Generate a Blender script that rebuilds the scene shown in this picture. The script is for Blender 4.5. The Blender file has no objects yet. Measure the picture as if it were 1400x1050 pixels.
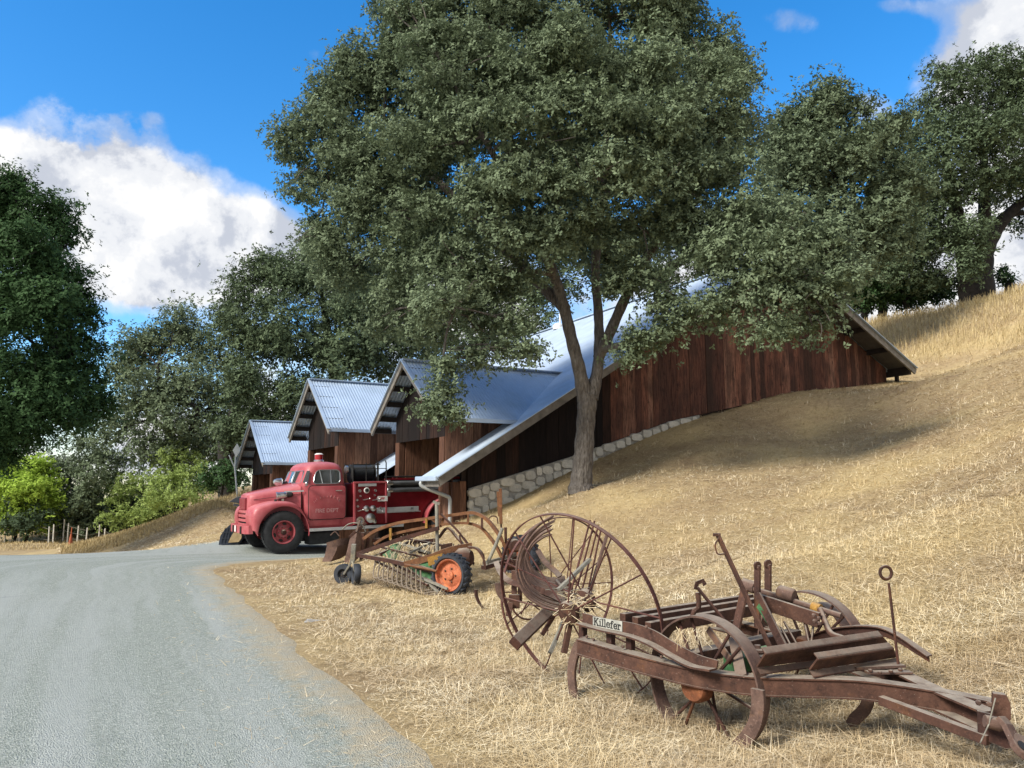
SKY_STR, SKY_VAL, CLOUD, SUN_E, SUN_ANG, EXPO = .115, 1.02, 3.9, 2.5, 19.0, 1.20
import bpy, math, random
import numpy as np
from mathutils import Vector, Matrix
C = bpy.context.scene
COL = C.collection
R = math.radians
# ------------------------------------------------------------------ camera geometry (photo is 1400 x 1050, 27 mm equivalent)
F_PX = 1050.0
PITCH = math.atan(140 / F_PX)
CP, SP = math.cos(PITCH), math.sin(PITCH)
CAM = Vector((0, 0, 1.6))
CR, CU, CT = Vector((1, 0, 0)), Vector((0, -SP, CP)), Vector((0, -CP, -SP))

def ray(u, v):
    x = (u - 700) / F_PX; y = (525 - v) / F_PX
    return Vector((x, CP - y * SP, SP + y * CP))
def P(u, v, Y):
    d = ray(u, v); return CAM + d * (Y / d.y)
def PZ(u, v, z):
    d = ray(u, v); return CAM + d * ((z - CAM.z) / d.z)
def V(*a): return Vector(a)

# ------------------------------------------------------------------ object helpers
def wm(o):
    m = Matrix.Identity(4)
    while o is not None:
        m = o.matrix_basis @ m; o = o.parent
    return m
def tag(o, label=None, cat=None, group=None, kind=None):
    if label: o['label'] = label
    if cat: o['category'] = cat
    if group: o['group'] = group
    if kind: o['kind'] = kind
    return o
def thing(name, label, cat, loc=(0, 0, 0), rot=(0, 0, 0), group=None):
    o = bpy.data.objects.new(name, None); COL.objects.link(o)
    o.location = loc; o.rotation_euler = rot; o.empty_display_size = .2
    return tag(o, label, cat, group)
def frame_of(d, up=Vector((0, 0, 1))):
    d = d.normalized()
    s = d.cross(up)
    if s.length < 1e-4: s = d.cross(Vector((1, 0, 0)))
    s.normalize(); return d, s, s.cross(d).normalized()
def smooth_path(pts, n=6):
    """Catmull-Rom through pts"""
    pts = [Vector(p) for p in pts]
    if len(pts) < 3: return pts
    out = []
    q = [pts[0] * 2 - pts[1]] + pts + [pts[-1] * 2 - pts[-2]]
    for i in range(1, len(q) - 2):
        a, b, c, d = q[i - 1:i + 3]
        for k in range(n):
            t = k / n
            out.append(.5 * ((2 * b) + (c - a) * t + (2 * a - 5 * b + 4 * c - d) * t * t + (3 * b - a - 3 * c + d) * t ** 3))
    out.append(pts[-1]); return out

class MB:
    def __init__(s): s.v = []; s.f = []; s.m = []; s.mi = 0
    def add(s, vs, fs):
        o = len(s.v); s.v += [Vector(p) for p in vs]
        for f in fs: s.f.append([i + o for i in f]); s.m.append(s.mi)
    def box(s, c, d, ax=None):
        c = Vector(c); X, Y, Z = ax if ax else (V(1, 0, 0), V(0, 1, 0), V(0, 0, 1))
        vs = [c + X * (d[0] / 2 * i) + Y * (d[1] / 2 * j) + Z * (d[2] / 2 * k) for i in (-1, 1) for j in (-1, 1) for k in (-1, 1)]
        s.add(vs, [(0, 1, 3, 2), (4, 6, 7, 5), (0, 4, 5, 1), (2, 3, 7, 6), (0, 2, 6, 4), (1, 5, 7, 3)])
    def bar(s, a, b, w, h, up=Vector((0, 0, 1))):
        a, b = Vector(a), Vector(b); d, sd, u = frame_of(b - a, up)
        s.box((a + b) / 2, ((b - a).length, w, h), (d, sd, u))
    def sweep(s, pts, prof, up=Vector((0, 0, 1)), closed=False, caps=True):
        """prof: list of (side, up) points; up fixed reference"""
        pts = [Vector(p) for p in pts]; n = len(pts); k = len(prof); vs = []
        for i, p in enumerate(pts):
            if closed: t = pts[(i + 1) % n] - pts[i - 1]
            else: t = pts[min(i + 1, n - 1)] - pts[max(i - 1, 0)]
            d, sd, u = frame_of(t, up)
            vs += [p + sd * a + u * b for a, b in prof]
        fs = []
        for i in range(n if closed else n - 1):
            j = (i + 1) % n
            for q in range(k): fs.append((i * k + q, i * k + (q + 1) % k, j * k + (q + 1) % k, j * k + q))
        if caps and not closed: fs += [tuple(range(k))[::-1], tuple((n - 1) * k + q for q in range(k))]
        s.add(vs, fs)
    def strap(s, pts, w, t, up=Vector((0, 0, 1)), closed=False):
        s.sweep(pts, [(-w / 2, -t / 2), (w / 2, -t / 2), (w / 2, t / 2), (-w / 2, t / 2)], up, closed)
    def tube(s, pts, r, n=8, closed=False, caps=True):
        pts = [Vector(p) for p in pts]; m = len(pts); vs = []
        rs = r if isinstance(r, (list, tuple)) else [r] * m
        t0 = (pts[1] - pts[0]).normalized(); d, sd, u = frame_of(t0)
        for i, p in enumerate(pts):
            if closed: t = pts[(i + 1) % m] - pts[i - 1]
            else: t = pts[min(i + 1, m - 1)] - pts[max(i - 1, 0)]
            t = t.normalized(); sd = (sd - t * sd.dot(t))
            if sd.length < 1e-5: sd = t.orthogonal()
            sd.normalize(); u = sd.cross(t)
            for k in range(n):
                a = 2 * math.pi * k / n; vs.append(p + (sd * math.cos(a) + u * math.sin(a)) * rs[i])
        fs = []
        for i in range(m if closed else m - 1):
            j = (i + 1) % m
            for k in range(n): fs.append((i * n + k, i * n + (k + 1) % n, j * n + (k + 1) % n, j * n + k))
        if caps and not closed: fs += [tuple(range(n)), tuple((m - 1) * n + k for k in range(n))[::-1]]
        s.add(vs, fs)
    def lathe(s, prof, o, ax, n=24, closed=False, caps=True):
        """prof [(r, h)] round axis ax at o"""
        o = Vector(o); ax = Vector(ax).normalized(); X = ax.orthogonal().normalized(); Y = ax.cross(X); vs = []; m = len(prof)
        for r, h in prof:
            for k in range(n):
                a = 2 * math.pi * k / n; vs.append(o + ax * h + (X * math.cos(a) + Y * math.sin(a)) * r)
        fs = []
        for i in range(m if closed else m - 1):
            j = (i + 1) % m
            for k in range(n): fs.append((i * n + k, i * n + (k + 1) % n, j * n + (k + 1) % n, j * n + k))
        if not closed and caps:
            if prof[0][0] > 1e-6: fs.append(tuple(range(n))[::-1])
            if prof[-1][0] > 1e-6: fs.append(tuple((m - 1) * n + k for k in range(n)))
        s.add(vs, fs)
    def prism(s, poly, vec):
        poly = [Vector(p) for p in poly]; vec = Vector(vec); n = len(poly)
        s.add(poly + [p + vec for p in poly], [tuple(range(n))[::-1], tuple(range(n, 2 * n))] + [(i, (i + 1) % n, n + (i + 1) % n, n + i) for i in range(n)])
    def loft(s, rings, caps=True, closed_ring=True):
        n = len(rings[0]); o = []; fs = []
        for r in rings: o += list(r)
        for i in range(len(rings) - 1):
            for k in range(n if closed_ring else n - 1):
                fs.append((i * n + k, i * n + (k + 1) % n, (i + 1) * n + (k + 1) % n, (i + 1) * n + k))
        if caps and closed_ring: fs += [tuple(range(n))[::-1], tuple((len(rings) - 1) * n + k for k in range(n))]
        s.add(o, fs)
    def bolt(s, c, ax, r=.012, h=.012):
        s.lathe([(r, 0), (r, h * .7), (r * .6, h)], c, ax, 6)
    def build(s, name, mat, parent=None, smooth=None, bevel=0, local=False, fix=True):
        me = bpy.data.meshes.new(name)
        vs = s.v
        if parent is not None and not local:
            inv = wm(parent).inverted(); vs = [inv @ p for p in vs]
        me.from_pydata([tuple(p) for p in vs], [], s.f)
        for q in (mat if isinstance(mat, (list, tuple)) else [mat]): me.materials.append(q)
        me.polygons.foreach_set('material_index', s.m)
        if fix:
            import bmesh
            b = bmesh.new(); b.from_mesh(me); bmesh.ops.recalc_face_normals(b, faces=b.faces); b.to_mesh(me); b.free()
        if smooth is not None:
            me.polygons.foreach_set('use_smooth', [True] * len(me.polygons)); me.set_sharp_from_angle(angle=R(smooth))
        me.update()
        o = bpy.data.objects.new(name, me); COL.objects.link(o); o.parent = parent
        if bevel:
            md = o.modifiers.new('edge', 'BEVEL'); md.width = bevel; md.segments = 2; md.limit_method = 'ANGLE'; md.angle_limit = R(40)
        return o

def np_quads(name, verts, mat, parent=None, nquad=None, kind=None):
    """verts (N*4,3) -> N separate quads"""
    verts = np.asarray(verts, dtype=np.float32).reshape(-1, 3)
    if parent is not None:
        inv = np.array(wm(parent).inverted(), dtype=np.float32); verts = verts @ inv[:3, :3].T + inv[:3, 3]
    n = len(verts) // 4
    me = bpy.data.meshes.new(name)
    me.vertices.add(len(verts)); me.vertices.foreach_set('co', verts.ravel())
    me.loops.add(n * 4); me.loops.foreach_set('vertex_index', np.arange(n * 4, dtype=np.int32))
    me.polygons.add(n); me.polygons.foreach_set('loop_start', np.arange(0, n * 4, 4, dtype=np.int32))
    me.materials.append(mat); me.update(calc_edges=True)
    o = bpy.data.objects.new(name, me); COL.objects.link(o); o.parent = parent
    if kind: o['kind'] = kind
    return o
def np_grid(name, X, Y, Z, mat, smooth=True):
    h, w = X.shape; verts = np.stack([X, Y, Z], -1).reshape(-1, 3).astype(np.float32)
    i = np.arange(h * w).reshape(h, w)
    q = np.stack([i[:-1, :-1], i[:-1, 1:], i[1:, 1:], i[1:, :-1]], -1).reshape(-1, 4).astype(np.int32)
    me = bpy.data.meshes.new(name)
    me.vertices.add(len(verts)); me.vertices.foreach_set('co', verts.ravel())
    me.loops.add(q.size); me.loops.foreach_set('vertex_index', q.ravel())
    me.polygons.add(len(q)); me.polygons.foreach_set('loop_start', np.arange(0, q.size, 4, dtype=np.int32))
    me.polygons.foreach_set('use_smooth', np.ones(len(q), dtype=bool))
    me.materials.append(mat); me.update(calc_edges=True)
    o = bpy.data.objects.new(name, me); COL.objects.link(o); return o

# ------------------------------------------------------------------ materials
class NT:
    def __init__(s, name):
        s.mat = bpy.data.materials.new(name); s.mat.use_nodes = True; s.t = s.mat.node_tree; s.n = s.t.nodes; s.n.clear()
        s.out = s.n.new('ShaderNodeOutputMaterial'); s.b = s.n.new('ShaderNodeBsdfPrincipled'); s.l(s.b.outputs[0], s.out.inputs[0])
        s.tc = s.n.new('ShaderNodeTexCoord')
    def l(s, a, b): s.t.links.new(a, b)
    def new(s, t): return s.n.new(t)
    def mapping(s, sc=(1, 1, 1), src='Object', rot=(0, 0, 0)):
        m = s.new('ShaderNodeMapping'); m.inputs['Scale'].default_value = sc; m.inputs['Rotation'].default_value = rot
        s.l(s.tc.outputs[src], m.inputs[0]); return m.outputs[0]
    def noise(s, vec, scale, detail=4, rough=.55, dist=0):
        k = s.new('ShaderNodeTexNoise'); k.inputs['Scale'].default_value = scale; k.inputs['Detail'].default_value = detail
        k.inputs['Roughness'].default_value = rough; k.inputs['Distortion'].default_value = dist
        s.l(vec, k.inputs['Vector']); return k.outputs['Fac']
    def voronoi(s, vec, scale, feature='F1', out='Distance', rnd=1):
        k = s.new('ShaderNodeTexVoronoi'); k.feature = feature; k.inputs['Scale'].default_value = scale; k.inputs['Randomness'].default_value = rnd
        s.l(vec, k.inputs['Vector']); return k.outputs[out]
    def ramp(s, fac, stops, interp='LINEAR'):
        k = s.new('ShaderNodeValToRGB'); k.color_ramp.interpolation = interp; e = k.color_ramp.elements
        while len(e) < len(stops): e.new(.5)
        for i, (p, c) in enumerate(stops):
            e[i].position = p; e[i].color = (c, c, c, 1) if isinstance(c, (int, float)) else (*c, 1)
        s.l(fac, k.inputs[0]); return k.outputs[0]
    def mix(s, fac, a, b, mode='MIX'):
        k = s.new('ShaderNodeMix'); k.data_type = 'RGBA'; k.blend_type = mode
        for i, x in ((0, fac), (6, a), (7, b)):
            if hasattr(x, 'is_output'): s.l(x, k.inputs[i])
            else: k.inputs[i].default_value = x if i == 0 else (*x, 1)
        return k.outputs[2]
    def math(s, op, a, b=0, c=0):
        k = s.new('ShaderNodeMath'); k.operation = op
        for i, x in enumerate((a, b, c)):
            if hasattr(x, 'is_output'): s.l(x, k.inputs[i])
            else: k.inputs[i].default_value = x
        return k.outputs[0]
    def island(s): return s.new('ShaderNodeNewGeometry').outputs['Random Per Island']
    def normal_z(s):
        g = s.new('ShaderNodeNewGeometry'); x = s.new('ShaderNodeSeparateXYZ'); s.l(g.outputs['Normal'], x.inputs[0]); return x.outputs[2]
    def bump(s, h, strength=.5, dist=.01):
        k = s.new('ShaderNodeBump'); k.inputs['Strength'].default_value = strength; k.inputs['Distance'].default_value = dist
        s.l(h, k.inputs['Height']); s.l(k.outputs[0], s.b.inputs['Normal'])
    def set(s, color=None, rough=None, metal=None, spec=None):
        for nm, x in (('Base Color', color), ('Roughness', rough), ('Metallic', metal), ('Specular IOR Level', spec)):
            if x is None: continue
            if hasattr(x, 'is_output'): s.l(x, s.b.inputs[nm])
            else: s.b.inputs[nm].default_value = (*x, 1) if nm == 'Base Color' else x
        return s.mat

def m_plain(name, col, rough=.6, metal=0, var=.35, scale=6):
    t = NT(name); n = t.noise(t.mapping(), scale, 5)
    lo = tuple(c * (1 - var) for c in col); hi = tuple(min(1, c * (1 + var)) for c in col)
    t.bump(t.noise(t.mapping(), scale * 12, 3), .12, .004)
    return t.set(t.ramp(n, [(.3, lo), (.7, hi)]), rough, metal)
def m_rust(name, c0, c1, c2, dust=(.40, .35, .28), dust_amt=.85):
    t = NT(name); v = t.mapping(); n = t.noise(v, 7, 6, .65); n2 = t.noise(v, 45, 4, .6)
    col = t.ramp(n, [(.3, c0), (.5, c1), (.72, c2)])
    col = t.mix(t.math('MULTIPLY', t.ramp(n2, [(.52, 0), (.7, 1)]), .5), col, tuple(min(1, x * 1.9) for x in c1))
    col = t.mix(t.ramp(t.noise(v, 4.5, 7, .72), [(.56, 0), (.68, .55)]), col, (c1[0] * 1.9 + .03, c1[1] * 1.7 + .012, c1[2] * 1.1))     # flaking orange patches
    col = t.mix(t.ramp(t.noise(v, 19, 6, .75), [(.34, .6), (.46, 0)]), col, tuple(x * .45 for x in c0))   # dark pitting
    nz = t.ramp(t.normal_z(), [(.55, 0), (.95, 1)])                  # dust and bird droppings settle on upward faces
    d = t.math('MULTIPLY', nz, t.ramp(t.noise(v, 11, 5, .7), [(.3, dust_amt), (.65, dust_amt * .45)]))
    col = t.mix(d, col, dust)
    sp = t.ramp(t.noise(v, 90, 2, .5), [(.70, 0), (.76, 1)])
    col = t.mix(t.math('MULTIPLY', sp, .35), col, (.42, .38, .33))
    t.bump(t.math('ADD', n2, t.noise(v, 140, 3)), .35, .004)
    return t.set(col, .82, 0, .3)

M = {}
M['rust'] = m_rust('rusty_iron', (.038, .019, .014), (.072, .034, .023), (.118, .058, .038))
M['rust_dark'] = m_rust('dark_rusty_iron', (.028, .013, .010), (.05, .022, .016), (.09, .035, .022))
M['rust_mauve'] = m_rust('weathered_mauve_steel', (.062, .036, .028), (.105, .063, .049), (.155, .096, .072), dust_amt=.6)
M['rust_orange'] = m_rust('orange_flaked_rust', (.085, .034, .018), (.14, .062, .028), (.20, .10, .045), dust_amt=.3)
M['rust_spoke'] = m_rust('thin_rusty_rod', (.055, .022, .02), (.09, .036, .03), (.13, .055, .042), dust_amt=.3)
M['drum_orange'] = m_rust('orange_rusty_hub', (.09, .034, .016), (.15, .052, .022), (.21, .08, .034), dust_amt=.3)
M['rim_orange'] = m_rust('orange_wheel_paint', (.25, .075, .035), (.41, .125, .06), (.50, .20, .11), dust_amt=.15)
M['green_paint'] = m_rust('old_green_paint', (.03, .06, .03), (.045, .13, .055), (.07, .17, .075), dust_amt=.3)
M['yellow_paint'] = m_rust('old_yellow_paint', (.17, .085, .02), (.30, .16, .035), (.36, .2, .05), dust_amt=.2)
M['grey_pipe'] = m_rust('grey_galvanised_rod', (.13, .12, .10), (.2, .19, .16), (.28, .26, .2), dust_amt=.3)
M['tine'] = m_rust('grey_spring_tine', (.14, .11, .085), (.2, .16, .12), (.27, .21, .15), dust_amt=.2)
M['tyre'] = m_plain('dusty_tyre_rubber', (.022, .023, .025), .85, 0, .4, 9)
M['tyre_blue'] = m_plain('bluish_tyre_rubber', (.025, .03, .04), .7, 0, .4, 9)
M['black_steel'] = m_plain('black_steel', (.018, .022, .03), .5, .2)
M['chrome'] = m_plain('dull_chrome', (.55, .55, .55), .28, .9, .15)
M['alu'] = m_plain('aluminium_plate', (.50, .51, .52), .42, .35, .12)
M['white'] = m_plain('off_white_paint', (.72, .70, .66), .5, 0, .08)
M['black_paint'] = m_plain('black_paint', (.015, .014, .013), .6)
M['hose'] = m_plain('black_hose', (.014, .017, .022), .5, 0, .4)
M['grey_hose'] = m_plain('grey_suction_hose', (.075, .08, .085), .6, 0, .3)
M['downspout'] = m_plain('grey_downspout', (.36, .38, .38), .5, .2, .1)
M['concrete'] = m_plain('concrete', (.3, .29, .27), .9)
# ================================================================== barn axes: used by the ground too
AZ = R(28.9)
BA = V(-math.sin(AZ), math.cos(AZ), 0)      # along the ridge, away from the camera
BP = V(math.cos(AZ), math.sin(AZ), 0)       # across, up the hill
BO = V(-1.42116, 18.0, 0)
def W(t, s, z): return BO + BP * t + BA * s + V(0, 0, z)

# ------------------------------------------------------------------ terrain: thin-plate spline through levelled points
ctl = []
def cp(u, v, Y): p = P(u, v, Y); ctl.append((p.x, p.y, p.z))
for x, y, z in [(-30, -20, .1), (-12, -10, 0), (-3, -10, 0), (6, -10, .3), (-14, 0, 0), (-8, 0, 0), (-3, 0, 0), (0, 0, 0), (3, 0, .12), (-16, 8, 0), (-8, 6, 0), (-3, 5, 0),
                (0, 3, 0), (-10, 12, 0), (-5, 10, 0), (-2, 9, .02), (-14, 18, -.03), (-9, 17, 0), (-6, 15, 0), (-6, 19.2, 0), (-4.5, 17.5, 0), (-3.5, 15, .05), (-3.2, 20, 0),
                (-10, 20, -.06), (-16, 20.5, -.20), (-22, 20.5, -.22), (-13.3, 20, -.15), (-14, 27, -1.05), (-22, 30, -1.3), (-35, 20, -.8), (-40, 45, -2.0), (-25, 45, -1.75), (-16, 45, -1.5),
                (1.31, 4.7, .05), (.5, 5.6, .08), (1.07, 5.37, .05), (1.2, 5.1, .04), (2.0, 5.0, .11), (2.35, 5.85, .17), (-60, 10, -.5), (-60, 80, -3.0), (-30, 80, -2.2), (0, 80, .5), (-45, -30, .1), (0, -40, .2), (40, -40, 3)]:
    ctl.append((x, y, z))
for t, z in [(.4, .92), (3.39, 2.05), (6.72, 3.25), (10.15, 4.19), (12.89, 4.67), (16.16, 5.12), (18.5, 5.6)]:
    p = W(t, -.1, z); ctl.append(tuple(p)); p = W(t + .5, -1.6, z * .96 + .02); ctl.append(tuple(p))
cp(795, 668, 16.7); cp(700, 700, 15.8); cp(1100, 600, 20); cp(1000, 640, 17.2); cp(900, 690, 14.5); cp(1400, 700, 8.3); cp(1400, 850, 5.9); cp(1400, 950, 5.0); cp(1250, 800, 7.6)
cp(1150, 740, 10.3); cp(1000, 780, 8.9); cp(1400, 560, 14.2); cp(1250, 640, 13.6); cp(1400, 470, 22.5); cp(1300, 510, 21); cp(1300, 470, 30)
for u, v, Y in [(790, 922, 6.2), (827, 852, 8.8), (620, 812, 11.4), (480, 799, 12.6), (720, 790, 12.3), (470, 770, 15.3),
                (600, 900, 7.2), (500, 850, 9.1), (430, 820, 10.9), (1395, 1040, 4.3), (330, 675, 30), (250, 702, 31), (180, 727, 33), (120, 743, 34), (300, 742, 23.2), (220, 749, 24), (60, 742, 42), (10, 740, 48), (330, 735, 22.5)]:
    cp(u, v, Y)
def hillp(q, s, z): p = BP * q + BA * s; ctl.append((p.x, p.y, z))
for s in (6, 14): hillp(31, s, 8.3); hillp(38, s, 11.4); hillp(43, s, 12.2); hillp(60, s, 12.8); hillp(85, s, 11)
cp(1200, 440, 38); cp(1300, 428, 38)
for s in (26, 38): hillp(24, s, 5.0); hillp(31, s, 7.8); hillp(38, s, 10.4); hillp(45, s, 11.4); hillp(65, s, 11.8)
for s in (-12, -25): hillp(9, s, 1.5); hillp(16, s, 3.3); hillp(25, s, 5.9); hillp(36, s, 10); hillp(45, s, 12); hillp(60, s, 13)
hillp(13, 32, 2.6); hillp(13, 45, 2.5); hillp(6, 60, .8); hillp(20, 60, 3)
K_ = np.array(ctl)
def _phi(r2): return np.where(r2 > 1e-12, r2 * np.log(np.maximum(r2, 1e-12)) * .5, 0)
_n = len(K_); _d = ((K_[:, None, :2] - K_[None, :, :2]) ** 2).sum(-1)
_A = np.zeros((_n + 3, _n + 3)); _A[:_n, :_n] = _phi(_d) + np.eye(_n) * .6
_A[:_n, _n] = 1; _A[:_n, _n + 1:] = K_[:, :2]; _A[_n:, :_n] = _A[:_n, _n:].T
_w = np.linalg.solve(_A, np.r_[K_[:, 2], 0, 0, 0])
def gz(X, Y):
    X = np.asarray(X, float); Y = np.asarray(Y, float); sh = X.shape; x = X.ravel(); y = Y.ravel(); out = np.empty_like(x)
    for i in range(0, len(x), 20000):
        a, b = x[i:i + 20000], y[i:i + 20000]
        r2 = (a[:, None] - K_[None, :, 0]) ** 2 + (b[:, None] - K_[None, :, 1]) ** 2
        out[i:i + 20000] = _phi(r2) @ _w[:_n] + _w[_n] + _w[_n + 1] * a + _w[_n + 2] * b
    # the barn is dug into the slope: its floor and forecourt stay level
    t = (x - BO.x) * BP.x + (y - BO.y) * BP.y; s = (x - BO.x) * BA.x + (y - BO.y) * BA.y
    def ss(v, a, b): q = np.clip((v - a) / (b - a), 0, 1); return q * q * (3 - 2 * q)
    m = ss(s, .12, .55) * (1 - ss(s, 17.2, 18.2)) * ss(t, -3.2, -1.2) * (1 - ss(t, 15.4, 16.0))
    out = out * (1 - m) + np.minimum(out, -.02) * m
    return out.reshape(sh)
def g1(x, y): return float(gz(np.array([x]), np.array([y]))[0])
def on_ground(u, v, Y0=10):
    d = ray(u, v); lo, hi = 1.5, 120.
    for Yt in np.linspace(2, 110, 900):
        p = CAM + d * (Yt / d.y)
        if p.z < g1(p.x, p.y): return p
    return P(u, v, Y0)

# road edge as a function of Y (right side)
_re = [(-8, 2.6), (0, 1.4), (3.0, .55)]
for u, v in [(620, 1050), (560, 1000), (495, 950), (432, 900), (392, 865), (352, 828), (322, 803), (311, 787)]:
    p = PZ(u, v, 0); _re.append((p.y, p.x))
_re += [(15.2, -5.75), (16.4, -5.75), (17.2, -5.3), (17.8, -4.2), (18.3, -2.6), (19, -1.2), (22, -2.5), (26, -4.5), (60, -20)]
_re.sort(); _ry = np.array([a for a, b in _re]); _rx = np.array([b for a, b in _re])
_rs = np.random.RandomState(5)
_jy = np.linspace(-10, 40, 700); _jx = np.convolve(_rs.randn(760), np.hanning(12) / 3.2, 'same')[:700] * .05
def road_x(y): return np.interp(y, _ry, _rx) + np.interp(y, _jy, _jx)

def soft_axis(parts):
    out = []
    for a, b, st in parts: out += list(np.arange(a, b, st))
    return np.array(out + [parts[-1][1]])
gx = soft_axis([(-200, -60, 14), (-60, -26, 2.5), (-26, -8, .45), (-8, 10, .16), (10, 30, .35), (30, 60, 1.6), (60, 200, 12)])
gy = soft_axis([(-60, -4, 4), (-4, 2, .4), (2, 22, .16), (22, 36, .35), (36, 60, 1.2), (60, 300, 14)])
GX, GY = np.meshgrid(gx, gy); GZ = gz(GX, GY)
_rn = np.random.RandomState(2)
near = np.exp(-((GX - 1) ** 2 + (GY - 10) ** 2) / 400)
_off = road_x(GY) - GX
tuft = np.clip(-_off / .5, 0, 1)
GZ = GZ + _rn.randn(*GZ.shape) * .012 * near * tuft
onroad = (np.clip((_off - .25) / .3, 0, 1)) * (GY < 23.5)
GZ = GZ - .06 * onroad

def patchy(t, col):
    v = t.mapping(); sw = t.noise(t.mapping((.16, 1.1, 1), rot=(0, 0, R(-28))), 1.3, 5, .6); pt = t.noise(v, .8, 6, .68)
    col = t.mix(t.ramp(sw, [(.40, .55), (.60, 0)]), col, (.42, .30, .17)); col = t.mix(t.ramp(pt, [(.55, 0), (.66, .7)]), col, (.30, .21, .12)); col = t.mix(t.ramp(t.noise(v, 3.1, 6, .7), [(.36, .5), (.5, 0)]), col, (.33, .24, .13))
    return t.mix(t.ramp(t.noise(v, .35, 4, .6), [(.45, 0), (.65, .5)]), col, (.72, .56, .28))
t = NT('dry_straw_ground'); v = t.mapping()
n1 = t.noise(v, .55, 5, .6); n2 = t.noise(t.mapping((1, 1, .4)), 9, 6, .7); n3 = t.noise(v, 60, 4, .7)
col = t.ramp(n2, [(.28, (.28, .20, .11)), (.48, (.48, .36, .20)), (.72, (.64, .50, .30))])
col = t.mix(t.ramp(n1, [(.40, 0), (.66, .55)]), col, (.56, .44, .23))
col = t.mix(t.ramp(t.noise(v, .9, 5, .65), [(.58, 0), (.72, .5)]), col, (.33, .25, .16))
col = t.mix(t.ramp(n3, [(.35, .55), (.6, 0)]), col, (.22, .155, .09))
col = patchy(t, col); t.bump(t.math('ADD', n2, n3), .9, .05)
M['ground'] = t.set(col, .95, 0, .1)
ground = np_grid('ground', GX, GY, GZ, M['ground']); tag(ground, kind='structure')

t = NT('grey_gravel'); v = t.mapping()
c1 = t.voronoi(v, 95, out='Color'); sep = t.new('ShaderNodeSeparateColor'); t.l(c1, sep.inputs[0])
col = t.ramp(sep.outputs[0], [(0, (.16, .178, .155)), (.5, (.285, .312, .278)), (.93, (.42, .44, .40)), (1, (.62, .62, .56))])
big = t.noise(t.mapping((.5, .3, 1)), 1.1, 6, .65)
col = t.mix(t.ramp(big, [(.35, .5), (.7, 0)]), col, (.25, .28, .25), 'MIX')
at = t.new('ShaderNodeAttribute'); at.attribute_name = 'across'; ac = at.outputs['Fac']
cx_ = t.new('ShaderNodeCombineXYZ'); t.l(ac, cx_.inputs[0]); sy_ = t.new('ShaderNodeSeparateXYZ'); t.l(t.tc.outputs['Object'], sy_.inputs[0]); t.l(t.math('MULTIPLY', sy_.outputs[1], .05), cx_.inputs[1])
trk = t.noise(cx_.outputs[0], 1.5, 4, .6)
col = t.mix(t.ramp(trk, [(.44, 0), (.60, .6)]), col, (.38, .40, .385))
edge = t.math('ADD', t.math('MULTIPLY', t.ramp(t.math('DIVIDE', ac, 1.2), [(0, 1), (1, 0)]), .55), t.math('MULTIPLY', t.noise(v, 4, 6, .75), .75))
col = t.mix(t.ramp(edge, [(.62, 0), (.86, .75)]), col, (.42, .34, .22))
col = t.mix(t.ramp(t.noise(v, 1.7, 7, .75), [(.60, 0), (.70, .35)]), col, (.17, .19, .18))
t.bump(t.math('ADD', t.voronoi(v, 95), t.math('MULTIPLY', t.noise(v, 14, 5, .7), 1.4)), .8, .012)
M['gravel'] = t.set(col, .92, 0, .15)
ry = soft_axis([(-8, 2, .5), (2, 23.6, .07)])
f = np.concatenate([np.linspace(0, .8, 40), np.linspace(.8, 1, 41)[1:]])
RXe = road_x(ry)
RX = -34 + (RXe[:, None] + 34) * f[None, :] ; RY = np.repeat(ry[:, None], len(f), 1)
RZ = gz(RX, RY) + .010 - .03 * (f[None, :] > .999)
road = np_grid('gravel_road', RX, RY, RZ, M['gravel']); road.data.attributes.new('across', 'FLOAT', 'POINT').data.foreach_set('value', (RXe[:, None] - RX).ravel().astype(np.float32)); tag(road, kind='structure')

# ------------------------------------------------------------------ straw and grass
def blades(x, y, z, length, width, yaw, pitch, rs, lift=0.0):
    n = len(x)
    d = np.stack([np.cos(yaw) * np.cos(pitch), np.sin(yaw) * np.cos(pitch), np.sin(pitch)], 1)
    s = np.stack([-np.sin(yaw), np.cos(yaw), rs.uniform(-.5, .5, n)], 1); s /= np.linalg.norm(s, axis=1)[:, None]
    b = np.stack([x, y, z + lift], 1); tip = b + d * length[:, None]; w = s * (width / 2)[:, None]
    return np.stack([b - w, b + w, tip + w * .45, tip - w * .45], 1).reshape(-1, 3)
def barn_free(x, y):
    tt = (x - BO.x) * BP.x + (y - BO.y) * BP.y; s_ = (x - BO.x) * BA.x + (y - BO.y) * BA.y
    return ~((tt > -.3) & (tt < 16.6) & (s_ > -.02) & (s_ < 18)) & ~((s_ > 0) & (s_ < 6) & (tt > -5) & (tt < 1))
rs = np.random.RandomState(11)
def sample(n, y0, y1, pw, umin=-60, umax=1460):
    r = rs.uniform(0, 1, n); y = (y0 ** (1 - pw) + r * (y1 ** (1 - pw) - y0 ** (1 - pw))) ** (1 / (1 - pw))
    x = (rs.uniform(umin, umax, n) - 700) / F_PX * y * 1.03
    return x, y
t = NT('cut_straw'); r_ = t.island()
M['straw'] = t.set(patchy(t, t.ramp(r_, [(0, (.32, .235, .13)), (.22, (.60, .47, .28)), (.6, (.83, .70, .47)), (1, (.93, .86, .67))])), .75, 0, .25)
t = NT('standing_dry_grass'); r_ = t.island()
M['tallgrass'] = t.set(t.ramp(r_, [(0, (.26, .19, .085)), (.5, (.45, .345, .17)), (1, (.62, .50, .28))]), .8, 0, .2)
x, y = sample(460000, 3.6, 36, 1.7)
dist = np.hypot(x, y)
edge = x - road_x(y)
keep = (edge > rs.normal(0.04, .10, len(x)) - .02) & barn_free(x, y)
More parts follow.
